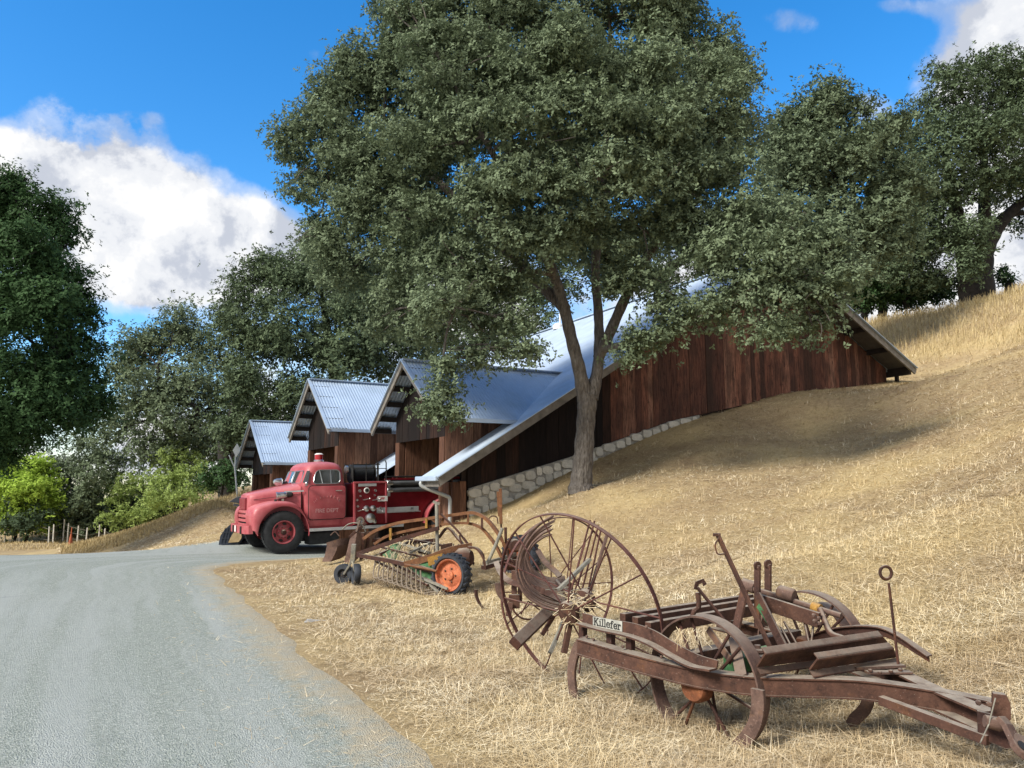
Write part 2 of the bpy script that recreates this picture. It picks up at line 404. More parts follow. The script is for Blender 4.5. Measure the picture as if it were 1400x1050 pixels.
keep &= rs.uniform(0, 1, len(x)) < np.clip(.45 + edge * .6, .2, 1)
keep |= (edge > -1.6) & (edge < .05) & (rs.uniform(0, 1, len(x)) < .035 * np.clip(1.6 + edge, 0, 1)) & (y < 17)
ub = rs.uniform(90, 345, 26000); yb = rs.uniform(22.8, 36, 26000); xb = (ub - 700) / F_PX * yb
x, y = np.r_[x[keep], xb], np.r_[y[keep], yb]; dist = np.hypot(x, y); z = gz(x, y)
clump = .5 + .5 * np.sin(x * 7.3 + np.sin(y * 5.1) * 2) * np.sin(y * 6.1 + np.sin(x * 3.7) * 2)
ln = rs.uniform(.03, .10, len(x)) * (1 + dist * .006); wd = np.maximum(.0024,   .00052 * dist) * rs.uniform(.7, 1.3, len(x))
vv = blades(x, y, z, ln, wd, rs.uniform(0, 2 * math.pi, len(x)), rs.normal(.10, .24, len(x)), rs, .003 + .028 * clump * rs.uniform(0, 1, len(x)))
straw = np_quads('cut_grass', vv, M['straw']); tag(straw, kind='stuff')
# coarser stalks near the camera
x, y = sample(12000, 3.6, 11, 1.4); keep = (x - road_x(y) > .2); x, y = x[keep], y[keep]; z = gz(x, y)
bend = rs.uniform(0, 2 * math.pi, len(x))
vv = blades(x, y, z, rs.uniform(.12, .30, len(x)), rs.uniform(.002, .0035, len(x)), bend, rs.normal(.10, .16, len(x)), rs, rs.uniform(.01, .06, len(x)))
stalk = np_quads('straw_stalks', vv, M['straw']); tag(stalk, kind='stuff')
# short stubble standing in tufts over the whole slope
nt_ = 5200; tx, ty = sample(nt_, 4.2, 34, 1.25); keep = (tx - road_x(ty) > .35) & barn_free(tx, ty); tx, ty = tx[keep], ty[keep]; kk = rs.randint(5, 13, len(tx)); ii = np.repeat(np.arange(len(tx)), kk)
td = np.hypot(tx, ty); x = tx[ii] + rs.normal(size=len(ii)) * .05; y = ty[ii] + rs.normal(size=len(ii)) * .05; z = gz(x, y); dd = td[ii]
vv = blades(x, y, z, rs.uniform(.05, .14, len(x)), np.maximum(.003, .00050 * dd), rs.uniform(0, 6.28, len(x)), rs.normal(.75, .40, len(x)), rs)
stub = np_quads('grass_tufts', vv, M['straw']); tag(stub, kind='stuff')
# tall uncut grass: crest of the hill, bank beyond the barn, field edge beyond the road
def tall(n, fn, lo, hi, wscale):
    x, y = fn(n); z = gz(x, y); dist = np.hypot(x, y)
    return blades(x, y, z, rs.uniform(lo, hi, len(x)), np.maximum(.006, .0006 * dist) * wscale, rs.uniform(0, 6.28, len(x)), rs.normal(1.15, .30, len(x)), rs)
def hill_crest(n):
    q = rs.uniform(24.5, 50, n * 2); s = rs.uniform(-6, 34, n * 2); x = BP.x * q + BA.x * s; y = BP.y * q + BA.y * s
    lim = 27.5 + np.clip(8 - s, 0, 30) * .55 + np.sin(s * 1.7) * .5
    k = (q > lim) & (rs.uniform(0, 1, n * 2) < np.clip((q - lim) / 1.5, .15, 1)); return x[k][:n], y[k][:n]
def bank(n):
    u = rs.uniform(96, 345, n); v0 = np.interp(u, [96, 116, 325, 345], [752, 746, 682, 672]); d = rs.uniform(29, 37, n)
    return (u - 700) / F_PX * d, d
def field(n):
    d = rs.uniform(36, 62, n); return (rs.uniform(-80, 240, n) - 700) / F_PX * d, d
vv = np.concatenate([tall(60000, hill_crest, .18, .52, .75), tall(26000, bank, .05, .22, .75), tall(14000, field, .05, .16, .8)])
tg = np_quads('tall_grass', vv, M['tallgrass']); tag(tg, kind='stuff')
# ================================================================== barn
# materials
t = NT('barn_board'); r_ = t.island(); v = t.mapping((1, 1, .10)); g = t.noise(v, 26, 6, .7); g2 = t.noise(t.mapping((1, 1, .35)), 3.2, 5, .65)
col = t.ramp(r_, [(0, (.060, .032, .023)), (.25, (.12, .052, .036)), (.6, (.19, .078, .050)), (.85, (.24, .102, .065)), (1, (.32, .165, .11))])
col = t.mix(t.ramp(g, [(.36, .75), (.55, 0)]), col, (.018, .007, .006))
col = t.mix(t.ramp(t.noise(t.mapping((1, 1, .5)), 7, 5, .75), [(.57, 0), (.66, .7)]), col, (.02, .008, .007))
w_ = t.new('ShaderNodeSeparateXYZ'); t.l(t.tc.outputs['Object'], w_.inputs[0])
col = t.mix(t.ramp(g2, [(.42, .6), (.58, 0)]), col, (.04, .024, .019))
t.bump(g, .5, .01)
M['board'] = t.set(col, .85, 0, .2)
t = NT('weathered_shaded_board'); r_ = t.island(); g = t.noise(t.mapping((1, 1, .10)), 26, 6, .7)  # dark boards; on the gable's low end the tone stands for tree shadow
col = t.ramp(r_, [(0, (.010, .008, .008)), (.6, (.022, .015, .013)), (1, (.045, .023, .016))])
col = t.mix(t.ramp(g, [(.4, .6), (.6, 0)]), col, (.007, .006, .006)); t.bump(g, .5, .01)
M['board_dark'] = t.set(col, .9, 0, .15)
t = NT('redwood_board'); r_ = t.island(); g = t.noise(t.mapping((1, 1, .10)), 26, 6, .7)
col = t.ramp(r_, [(0, (.07, .035, .023)), (.5, (.15, .070, .042)), (1, (.25, .13, .080))])
col = t.mix(t.ramp(g, [(.36, .7), (.6, 0)]), col, (.03, .016, .012)); t.bump(g, .4, .008)
M['board_red'] = t.set(col, .85, 0, .2)
M['timber'] = m_plain('dark_timber', (.030, .018, .013), .85, 0, .5, 8)
M['rafter'] = m_plain('dark_rafter', (.022, .016, .014), .9, 0, .4, 8)  # very dark brown timber
M['trim'] = m_plain('grey_trim_board', (.17, .155, .135), .8, 0, .35, 5)
def metal(name, c, rough):
    t = NT(name); v = t.mapping(); n = t.noise(v, 1.1, 5, .6); n2 = t.noise(v, 24, 4, .6)
    k = t.ramp(n, [(.3, tuple(x * .82 for x in c)), (.7, tuple(min(1, x * 1.1) for x in c))])
    k = t.mix(t.ramp(n2, [(.60, 0), (.75, .35)]), k, tuple(x * .7 for x in c))
    rr = t.ramp(n2, [(.3, rough - .06), (.7, rough + .1)])
    return t.set(k, rr, .25, .5)
M['roof'] = metal('sky_tinted_galvanised_steel', (.42, .52, .65), .40)  # blue of the reflected sky put into the base colour
M['roof_main'] = metal('sunlit_galvanised_steel', (.50, .59, .70), .44)  # same steel in a lighter tone, sun on the main slope painted in
M['roof_under'] = m_plain('shaded_sheet_underside', (.10, .095, .09), .6, .3, .2)  # dark tone supplies the shade below the overhang
t = NT('fieldstone'); r_ = t.island(); v = t.mapping(); n = t.noise(v, 7, 6, .7)
col = t.ramp(r_, [(0, (.52, .50, .44)), (.5, (.64, .61, .53)), (1, (.75, .71, .60))])
col = t.mix(t.ramp(n, [(.35, .5), (.6, 0)]), col, (.38, .36, .31)); t.bump(t.math('ADD', n, t.noise(v, 30, 5, .7)), .8, .03)
M['stone'] = t.set(col, .9, 0, .2)
M['mortar'] = m_plain('grey_mortar', (.30, .285, .25), .95, 0, .3, 12)
M['inside'] = m_plain('barn_dark_floor', (.05, .04, .03), .95)

BRIDGE_T, BRIDGE_Z = 10.47, 8.60
EL_T, EL_Z = -.65, 1.80; ER_T, ER_Z = 16.45, 5.48
BLEN = 17.0; OVH = .85
SL = (BRIDGE_Z - EL_Z) / (BRIDGE_T - EL_T); SR = (ER_Z - BRIDGE_Z) / (ER_T - BRIDGE_T)
def zroof(t): return EL_Z + SL * (t - EL_T) if t <= BRIDGE_T else BRIDGE_Z + SR * (t - BRIDGE_T)
barn = thing('barn', 'long brown timber barn with blue-grey corrugated roof and three front gables', 'barn', tuple(W(0, 0, 0)), (0, 0, 0))
rb = random.Random(4)

def boards(mb, fn_lo, fn_hi, a0, a1, place, wmin=.17, wmax=.25, th=.03, gap=.006):
    """vertical boards from a0 to a1 along a wall; place(a, depth, z) -> world"""
    a = a0
    while a < a1 - .02:
        b = min(a + rb.uniform(wmin, wmax), a1); o = rb.uniform(0, .012); c = b - gap
        lo0, lo1, hi0, hi1 = fn_lo(a), fn_lo(c), fn_hi(a), fn_hi(c)
        if min(hi0 - lo0, hi1 - lo1) > .03 or max(hi0 - lo0, hi1 - lo1) > .05:
            hi0 = max(hi0, lo0 + .005); hi1 = max(hi1, lo1 + .005)
            q = [place(a, o, lo0), place(c, o, lo1), place(c, o, hi1), place(a, o, hi0)]
            r = [place(a, o + th, lo0), place(c, o + th, lo1), place(c, o + th, hi1), place(a, o + th, hi0)]
            mb.add(q + r, [(0, 1, 2, 3), (7, 6, 5, 4), (0, 4, 5, 1), (1, 5, 6, 2), (2, 6, 7, 3), (3, 7, 4, 0)])
        a = b
# --- gable wall facing the slope
def gl_lo(t):  # bottom of the boards = top of the stone footing
    return float(np.interp(t, [.4, 3.4, 6.7, 10.1, 12.9, 16.2, 17], [1.55, 2.38, 3.42, 4.12, 4.5, 4.9, 5.0]))
g_all = lambda tt: zroof(tt) - .10
mb = MB(); boards(mb, gl_lo, g_all, 4.6, 16.12, lambda a, d, z: W(a, .02 - d, z)); mb.build('gable_wall', M['board'], barn)
mb = MB(); boards(mb, gl_lo, g_all, .42, 4.6, lambda a, d, z: W(a, .02 - d, z)); o = mb.build('gable_wall', M['board_dark'], barn); o['label'] = 'lower end of the gable boarding, coloured dark as tree shadow'  # the oak's shadow put into the board colour at this end
mb = MB(); mb.prism([W(.3, .06, 0), W(16.1, .06, 0), W(16.1, .06, zroof(16.1) - .12), W(BRIDGE_T, .06, BRIDGE_Z - .12), W(.3, .06, zroof(.3) - .12)], BA * .08); mb.build('wall_framing', M['timber'], barn)
# corner post
mb = MB()
for k, w in ((0, .17), (.18, .17)): mb.box(W(.09 + k, -.03 + .004 * k, .75), (w, .1, 1.9 + .22 * k), (BP, BA, V(0, 0, 1)))
mb.box(W(.0, .3, .75), (.06, .5, 1.9), (BP, BA, V(0, 0, 1)))
mb.build('corner_post', M['board_red'], barn, bevel=.006)
# --- stone footing: rough stones, each a chunky block
mb = MB(); mb2 = MB()
def stone(t0, t1, z0, z1, d=.12):
    g = .007; ring = []; n = 12
    for k in range(n):
        an = 2 * math.pi * k / n; cx, cz = math.cos(an), math.sin(an); q = max(abs(cx), abs(cz)); sx = cx / q * .95 + cx * .05; sz = cz / q * .95 + cz * .05
        ring.append((sx * (1 + rb.uniform(-.09, .03)), sz * (1 + rb.uniform(-.1, .03))))
    ct, cz = (t0 + t1) / 2, (z0 + z1) / 2; ht, hz = (t1 - t0) / 2 - g, (z1 - z0) / 2 - g; o = rb.uniform(0, .018)
    R0 = [W(ct + x * ht, -.02, cz + z * hz) for x, z in ring]; R1 = [W(ct + x * ht, -d * .86 - o, cz + z * hz) for x, z in ring]; R2 = [W(ct + x * ht * .94, -d - o, cz + z * hz * .92) for x, z in ring]
    mb.loft([R0, R1, R2])
tt = .42
rows = 6
for k in range(rows):
    a = .42 + rb.uniform(-.1, 0)
    while a < (7.4 if k == 0 else 4.3 - .3 * k):
        w = rb.uniform(.18, .44); a2 = a + w; m = (a + a2) / 2; top = gl_lo(max(m, .42)) - .02; h = .23
        z1 = top - k * h - rb.uniform(-.03, .03); z0 = z1 - h * rb.uniform(.92, 1.05)
        if z1 > float(np.interp(m, [.4, 3.39, 6.72, 10.15], [.9, 2.0, 3.2, 4.15])) - .35: stone(max(a, .40), a2, z0, z1)
        a = a2
mb.build('stone_footing', M['stone'], barn, smooth=22)
for i in range(18):
    a, b = .42 + i * .4, .42 + (i + 1) * .4
    mb2.add([W(a, -.09, gl_lo(a) - 1.9), W(b, -.09, gl_lo(b) - 1.9), W(b, -.09, gl_lo(b) - .01), W(a, -.09, gl_lo(a) - .01), W(a, .0, gl_lo(a) - .01), W(b, .0, gl_lo(b) - .01)], [(0, 1, 2, 3), (3, 2, 5, 4)])
mb2.build('mortar', M['mortar'], barn)
# right end wall (uphill side) and low opening under the eave
mb = MB(); boards(mb, lambda s: 4.9, lambda s: zroof(16.12) - .1, .05, BLEN, lambda a, d, z: W(16.1 + d, a, z)); mb.build('uphill_wall', M['board'], barn)
mb = MB(); boards(mb, lambda t: 0, g_all, .3, 16.1, lambda a, d, z: W(a, BLEN + d, z)); mb.build('far_gable_wall', M['board_dark'], barn)

def corr(o, du, dv, nu, nv, amp, nrm):
    """corrugated sheet: o + du*i + dv*j with waves along u"""
    pts = []
    for j in range(nv + 1):
        for i in range(nu + 1): pts.append(o + du * (i / nu) + dv * (j / nv) + nrm * (amp * math.sin(i * math.pi / 2)))
    fs = [(j * (nu + 1) + i, j * (nu + 1) + i + 1, (j + 1) * (nu + 1) + i + 1, (j + 1) * (nu + 1) + i) for j in range(nv) for i in range(nu)]
    return pts, fs
# --- dormers (front gables)
DORM = [(2.0, 0.0, 1.66, 2.32, 3.16, 4.82), (7.5, -1.0, 1.75, 2.42, 3.22, 4.92), (13.7, -1.6, 1.85, 2.62, 2.42, 4.06)]   # centre s, wall t, half width, half roof, eave z, apex z
def t_on_roof(z): return EL_T + (z - EL_Z) / SL
# main roof: left slope with gaps where the dormers stand, right slope
S0, S1 = -OVH, BLEN + OVH
mb = MB(); nr = (V(0, 0, 1) - BP * SL).normalized()
def slope_piece(s0, s1, t0, t1, fn=EL_Z):
    n = max(4, int((s1 - s0) / .019)); n -= n % 4
    p, f = corr(W(t0, s0, zroof(t0)), BA * (s1 - s0), BP * (t1 - t0) + V(0, 0, zroof(t1) - zroof(t0)), n, 2, .009, nr); mb.add(p, f)
cur = S0
cut_t = [t_on_roof(d[4]) for d in DORM]
for (cs_, wt, hw, hr, ze, za), ct in zip(DORM, cut_t):
    slope_piece(cur, cs_ - hw - .02, EL_T, ct + .25); cur = cs_ + hw + .02
slope_piece(cur, S1, EL_T, max(cut_t) + .2)
lo = min(cut_t) + .25
slope_piece(S0, S1, max(cut_t) + .25, BRIDGE_T)
cur = S0
for (cs_, wt, hw, hr, ze, za), ct in zip(DORM, cut_t): pass
for a, b, c0 in [(S0, DORM[0][0] + 5, cut_t[0]), (DORM[0][0] + 5, DORM[1][0] + 4.4, cut_t[1]), (DORM[1][0] + 4.4, S1, cut_t[2])]:
    slope_piece(a, b, c0 + .24, max(cut_t) + .26)
main_roof = mb.build('main_roof', M['roof_main'], barn, fix=False, smooth=60)
mb = MB(); nr2 = (V(0, 0, 1) + BP * (-SR)).normalized(); n = int((S1 - S0) / .038); n -= n % 4
p, f = corr(W(BRIDGE_T, S0, BRIDGE_Z), BA * (S1 - S0), BP * (ER_T - BRIDGE_T) + V(0, 0, ER_Z - BRIDGE_Z), n, 2, .009, nr2); mb.add(p, f); mb.build('main_roof', M['roof_main'], barn, fix=False, smooth=60)
mb = MB(); mb.strap([W(BRIDGE_T, S0 - .02, BRIDGE_Z + .02), W(BRIDGE_T, S1, BRIDGE_Z + .02)], .3, .03); rc = mb.build('ridge_cap', M['roof_main'], barn)
# added dark sheets that put shade under both slopes of the overhang
mb = MB(); mb.prism([W(EL_T + .1, S0 + .06, zroof(EL_T + .1) - .03), W(BRIDGE_T, S0 + .06, BRIDGE_Z - .03), W(BRIDGE_T, 0, BRIDGE_Z - .03), W(EL_T + .1, 0, zroof(EL_T + .1) - .03)], V(0, 0, -.012)); mb.build('underside_shade', M['roof_under'], barn)
mb = MB(); mb.prism([W(BRIDGE_T, S0 + .06, BRIDGE_Z - .03), W(ER_T, S0 + .06, ER_Z - .03), W(ER_T, 0, ER_Z - .03), W(BRIDGE_T, 0, BRIDGE_Z - .03)], V(0, 0, -.012)); mb.build('underside_shade', M['roof_under'], barn)
# rake fascia boards along the near gable
mb = MB(); mb.bar(W(EL_T - .02, S0 + .03, EL_Z - .10), W(BRIDGE_T, S0 + .03, BRIDGE_Z - .10), .06, .19); mb.build('rake_board', M['trim'], barn)
mb = MB(); mb.bar(W(BRIDGE_T, S0 + .03, BRIDGE_Z - .10), W(ER_T + .03, S0 + .03, ER_Z - .10), .06, .19); mb.build('rake_board', M['trim'], barn)
mb = MB(); mb.strap([W(EL_T - .05, S0 - .01, EL_Z + .012), W(BRIDGE_T, S0 - .01, BRIDGE_Z + .012)], .12, .02); mb.strap([W(BRIDGE_T, S0 - .01, BRIDGE_Z + .012), W(ER_T + .05, S0 - .01, ER_Z + .012)], .12, .02); mb.build('rake_flashing', M['roof'], barn)
# purlins and sheet underside in the overhang
for k in range(18):
    tt = EL_T + .3 + k * 1.02 if k < 12 else BRIDGE_T + .4 + (k - 12) * 1.08
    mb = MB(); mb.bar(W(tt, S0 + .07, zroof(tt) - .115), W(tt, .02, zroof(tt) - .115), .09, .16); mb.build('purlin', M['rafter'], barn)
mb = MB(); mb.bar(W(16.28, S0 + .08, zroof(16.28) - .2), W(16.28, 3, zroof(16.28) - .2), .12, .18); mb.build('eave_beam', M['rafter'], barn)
mb = MB(); mb.box(W(16.32, -.25, 5.0), (.1, .1, .6), (BP, BA, V(0, 0, 1))); mb.build('eave_post', M['rafter'], barn)
# gutter + downspout at the near front corner
mb = MB(); mb.strap([W(EL_T - .06, S0, EL_Z - .03), W(EL_T - .06, .34, EL_Z - .03)], .11, .11); mb.build('gutter', M['roof'], barn, bevel=.02)
mb = MB(); mb.tube(smooth_path([W(EL_T - .06, .05, EL_Z - .06), W(EL_T - .05, .02, EL_Z - .2), W(-.22, -.14, EL_Z - .40), W(-.10, -.16, EL_Z - .48), W(-.09, -.16, EL_Z - .75), W(-.09, -.16, .1)], 5), .042, 10); mb.build('downspout', M['downspout'], barn, smooth=50)
mb = MB(); mb.bar(W(EL_T + .03, S0 + .05, EL_Z - .12), W(EL_T + .03, .34, EL_Z - .12), .05, .17); mb.build('eave_board', M['trim'], barn)
# front wall below the eaves between the dormers
for s0, s1 in [(.05, DORM[0][0] - DORM[0][2]), (DORM[0][0] + DORM[0][2], DORM[1][0] - DORM[1][2]), (DORM[1][0] + DORM[1][2], DORM[2][0] - DORM[2][2]), (DORM[2][0] + DORM[2][2], BLEN)]:
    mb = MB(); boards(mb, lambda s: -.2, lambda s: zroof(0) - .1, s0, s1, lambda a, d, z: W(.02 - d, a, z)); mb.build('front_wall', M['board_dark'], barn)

for di, (cs_, wt, hw, hr, ze, za) in enumerate(DORM):
    ts = wt - .5                                         # front edge of the dormer roof
    sl = (za - ze) / hr
    d = None
    # roof: two corrugated slopes running back to the main roof
    for sg in (-1, 1):
        mb = MB(); ta, tb = t_on_roof(za) + .02, t_on_roof(ze) + .02
        n = int((ta - ts) / .0225); n -= n % 4; nrm = (V(0, 0, 1) + BA * (sg * sl)).normalized(); pts = []; nv = 10
        for j in range(nv + 1):
            f = j / nv; tend = ta + (tb - ta) * f
            for i in range(n + 1):
                tx = min(ts + (ta - ts) * i / n, tend)
                pts.append(W(tx, cs_ + sg * hr * f, za - (za - ze) * f) + nrm * (.010 * math.sin(i * math.pi / 2) if tx < tend else 0))
        fs = [(j * (n + 1) + i, j * (n + 1) + i + 1, (j + 1) * (n + 1) + i + 1, (j + 1) * (n + 1) + i) for j in range(nv) for i in range(n)]
        mb.add(pts, fs); mb.build('dormer_roof', M['roof'], barn, fix=False, smooth=60)
        # bargeboard, eave trim, purlins below
        mb = MB(); mb.bar(W(ts + .02, cs_, za - .075), W(ts + .02, cs_ + sg * (hr + .02), ze - .075 - sl * .02), .05, .16); mb.build('bargeboard', M['trim'], barn)
        mb = MB(); mb.bar(W(ts - .01, cs_, za + .018), W(ts - .01, cs_ + sg * (hr + .03), ze + .018 - sl * .03), .10, .02)
        mb.bar(W(ts, cs_ + sg * (hr + .02), ze - .03), W(tb, cs_ + sg * (hr + .02), ze - .03), .06, .09); mb.build('dormer_flashing', M['roof'], barn)
        for k in (.12, .34, .56, .78, .96):
            mb = MB(); mb.bar(W(ts + .05, cs_ + sg * hr * k, za - (za - ze) * k - .09), W(wt + .05, cs_ + sg * hr * k, za - (za - ze) * k - .09), .10, .13); mb.build('dormer_purlin', M['rafter'], barn)
        # side wall
        mb = MB(); sw = cs_ + sg * hw
        boards(mb, lambda a: (zroof(a) - .15 if a > EL_T else -.1) if a > 0 else -.1, lambda a: za - sl * hw - .1, wt, t_on_roof(za - sl * hw) + .3, lambda a, dd, z: W(a, sw + sg * dd, z), .2, .28)
        mb.build('dormer_side_wall', M['board_red'], barn)
    mb = MB(); mb.strap([W(ts - .02, cs_, za + .02), W(t_on_roof(za) + .1, cs_, za + .02)], .22, .03); mb.build('dormer_ridge', M['roof'], barn)
    # gable boarding above the door, header, posts, reveal of the opening
    zh = 2.78 if di < 2 else 2.05
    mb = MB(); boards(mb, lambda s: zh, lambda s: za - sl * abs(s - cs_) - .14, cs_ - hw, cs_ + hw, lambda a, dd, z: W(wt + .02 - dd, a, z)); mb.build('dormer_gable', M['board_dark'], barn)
    for sg in (-1, 1):
        mb = MB(); mb.box(W(wt + .05, cs_ + sg * (hw - .16), zh / 2 - .05), (.16, .30, zh + .1), (BP, BA, V(0, 0, 1))); mb.build('door_post', M['board_red'], barn, bevel=.008)
    mb = MB(); boards(mb, lambda a: -.1, lambda a: zh + .3, wt + .15, wt + 3.4, lambda a, dd, z: W(a, cs_ + (hw - .30) - dd, z), .2, .3); mb.build('bay_wall', M['board_red'], barn)
    mb = MB(); boards(mb, lambda a: -.1, lambda a: zh + .3, cs_ - hw, cs_ + hw, lambda a, dd, z: W(wt + (6.5 if di == 0 else 3.2), a, z), .2, .3); mb.build('bay_wall', M['board_dark'], barn)
mb = MB(); mb.box(W(8, 8.6, -.05), (16, 16.6, .06), (BP, BA, V(0, 0, 1))); mb.build('barn_floor', M['inside'], barn)
# roof vent near the ridge
mb = MB(); b = W(10.2, 11.4, zroof(10.2)); mb.lathe([(.22, -.05), (.22, .14), (.12, .22), (.05, .24)], b, (0, 0, 1), 14); mb.tube([b + V(.1, 0, .1), b + V(.1, 0, .85)], .035, 8); mb.build('roof_vent', M['white'], barn, smooth=40)
# ================================================================== fire truck (local axes: x to the tail, y to the far side, z up)
t = NT('faded_red_paint'); v = t.mapping(); n = t.noise(v, 2.2, 6, .65); n2 = t.noise(v, 22, 5, .7)
col = t.ramp(n, [(.3, (.30, .046, .057)), (.5, (.385, .076, .087)), (.72, (.46, .13, .138))])
col = t.mix(t.ramp(n2, [(.58, 0), (.75, .5)]), col, (.20, .03, .035))
col = t.mix(t.math('MULTIPLY', t.ramp(t.normal_z(), [(.35, 0), (.9, 1)]), t.ramp(t.noise(v, 5, 5, .7), [(.3, .65), (.7, .3)])), col, (.52, .22, .23))
t.bump(n2, .05, .003)
M['red'] = t.set(col, t.ramp(n2, [(.3, .34), (.7, .55)]), 0, .4)
t = NT('deep_red_paint'); v = t.mapping(); n = t.noise(v, 3, 6, .65)
M['red_deep'] = t.set(t.ramp(n, [(.3, (.13, .006, .011)), (.6, (.20, .012, .019)), (.8, (.26, .03, .035))]), .35, 0, .45)
t = NT('vehicle_glass'); t.b.inputs['Transmission Weight'].default_value = .55
M['glass'] = t.set((.10, .12, .12), .06, 0, .6)
M['seat'] = m_plain('dark_vinyl', (.02, .02, .02), .7)
t = NT('red_lens'); M['lens'] = t.set((.32, .012, .015), .15, 0, .6)
M['letter'] = m_plain('worn_pale_lettering', (.52, .26, .26), .7, 0, .25, 30)
M['letter_red'] = m_plain('red_lettering', (.45, .02, .03), .6)

TPHI = R(32.5)
TX, TY = V(math.cos(TPHI), math.sin(TPHI), 0), V(-math.sin(TPHI), math.cos(TPHI), 0)
_wc = P(387, 726, 19.0); _tr = _wc + TY * .83
TZ0 = g1(*(_wc.to_2d()))
truck = thing('fire_truck', 'old faded red fire engine parked nose out beside the barn', 'fire truck', (_tr.x, _tr.y, max(-.01, TZ0)), (0, R(-1.3), TPHI))
def tb(mb, name, mat, parent=None, **k): return mb.build(name, mat, parent or truck, local=True, **k)
def text_mesh(name, body, size, origin, xdir, zdir, mat, parent, depth=.003, bold=.0, local=True, sx=1.0):
    cu = bpy.data.curves.new(name, 'FONT'); cu.body = body; cu.size = size; cu.align_x = 'CENTER'; cu.align_y = 'CENTER'; cu.extrude = depth; cu.offset = bold; cu.resolution_u = 3
    ob = bpy.data.objects.new(name, cu); me = bpy.data.meshes.new_from_object(ob); bpy.data.objects.remove(ob); bpy.data.curves.remove(cu)
    xd, zd = Vector(xdir).normalized(), Vector(zdir).normalized(); nd = xd.cross(zd)
    m = Matrix((xd * sx, zd, nd)).transposed().to_4x4(); m.translation = Vector(origin)
    if not local: m = wm(parent).inverted() @ m
    me.transform(m); me.materials.clear(); me.materials.append(mat)
    o = bpy.data.objects.new(name, me); COL.objects.link(o); o.parent = parent; return o
def rrect(x0, x1, hw, z, e=5.0, n=40):
    cx, hx = (x0 + x1) / 2, (x1 - x0) / 2; out = []
    for k in range(n):
        a = 2 * math.pi * k / n; c, s = math.cos(a), math.sin(a)
        out.append(V(cx + hx * math.copysign(abs(c) ** (2 / e), c), hw * math.copysign(abs(s) ** (2 / e), s), z))
    return out
# cab shell
lv = [(.62, .52, 1.60, .88, 7), (.80, .50, 1.62, .90, 7), (1.30, .48, 1.63, .90, 7), (1.58, .44, 1.63, .895, 7), (1.64, .43, 1.62, .88, 7), (2.00, .565, 1.58, .805, 6), (2.07, .575, 1.56, .785, 5), (2.13, .62, 1.52, .745, 4.5), (2.18, .70, 1.44, .66, 4), (2.212, .84, 1.30, .48, 3.4), (2.222, 1.0, 1.16, .2, 2.5)]
mb = MB(); mb.loft([rrect(a, b, h, z, e) for z, a, b, h, e in lv]); cab = tb(mb, 'cab', M['red'], smooth=35)
def hw_at(z): return float(np.interp(z, [l[0] for l in lv], [l[3] for l in lv]))
def side(x, z, off=.006, sg=-1): return V(x, sg * (hw_at(z) + off), z)
def rpoly(pts, r=.05, n=5):
    out = []; m = len(pts)
    for i in range(m):
        p, a, b = Vector(pts[i]), Vector(pts[i - 1]), Vector(pts[(i + 1) % m]); u, w = (a - p), (b - p)
        q = min(r, u.length * .45, w.length * .45); s, e = p + u.normalized() * q, p + w.normalized() * q
        for k in range(n + 1): f = k / n; out.append(s * (1 - f) ** 2 + p * 2 * f * (1 - f) + e * f * f)
    return out
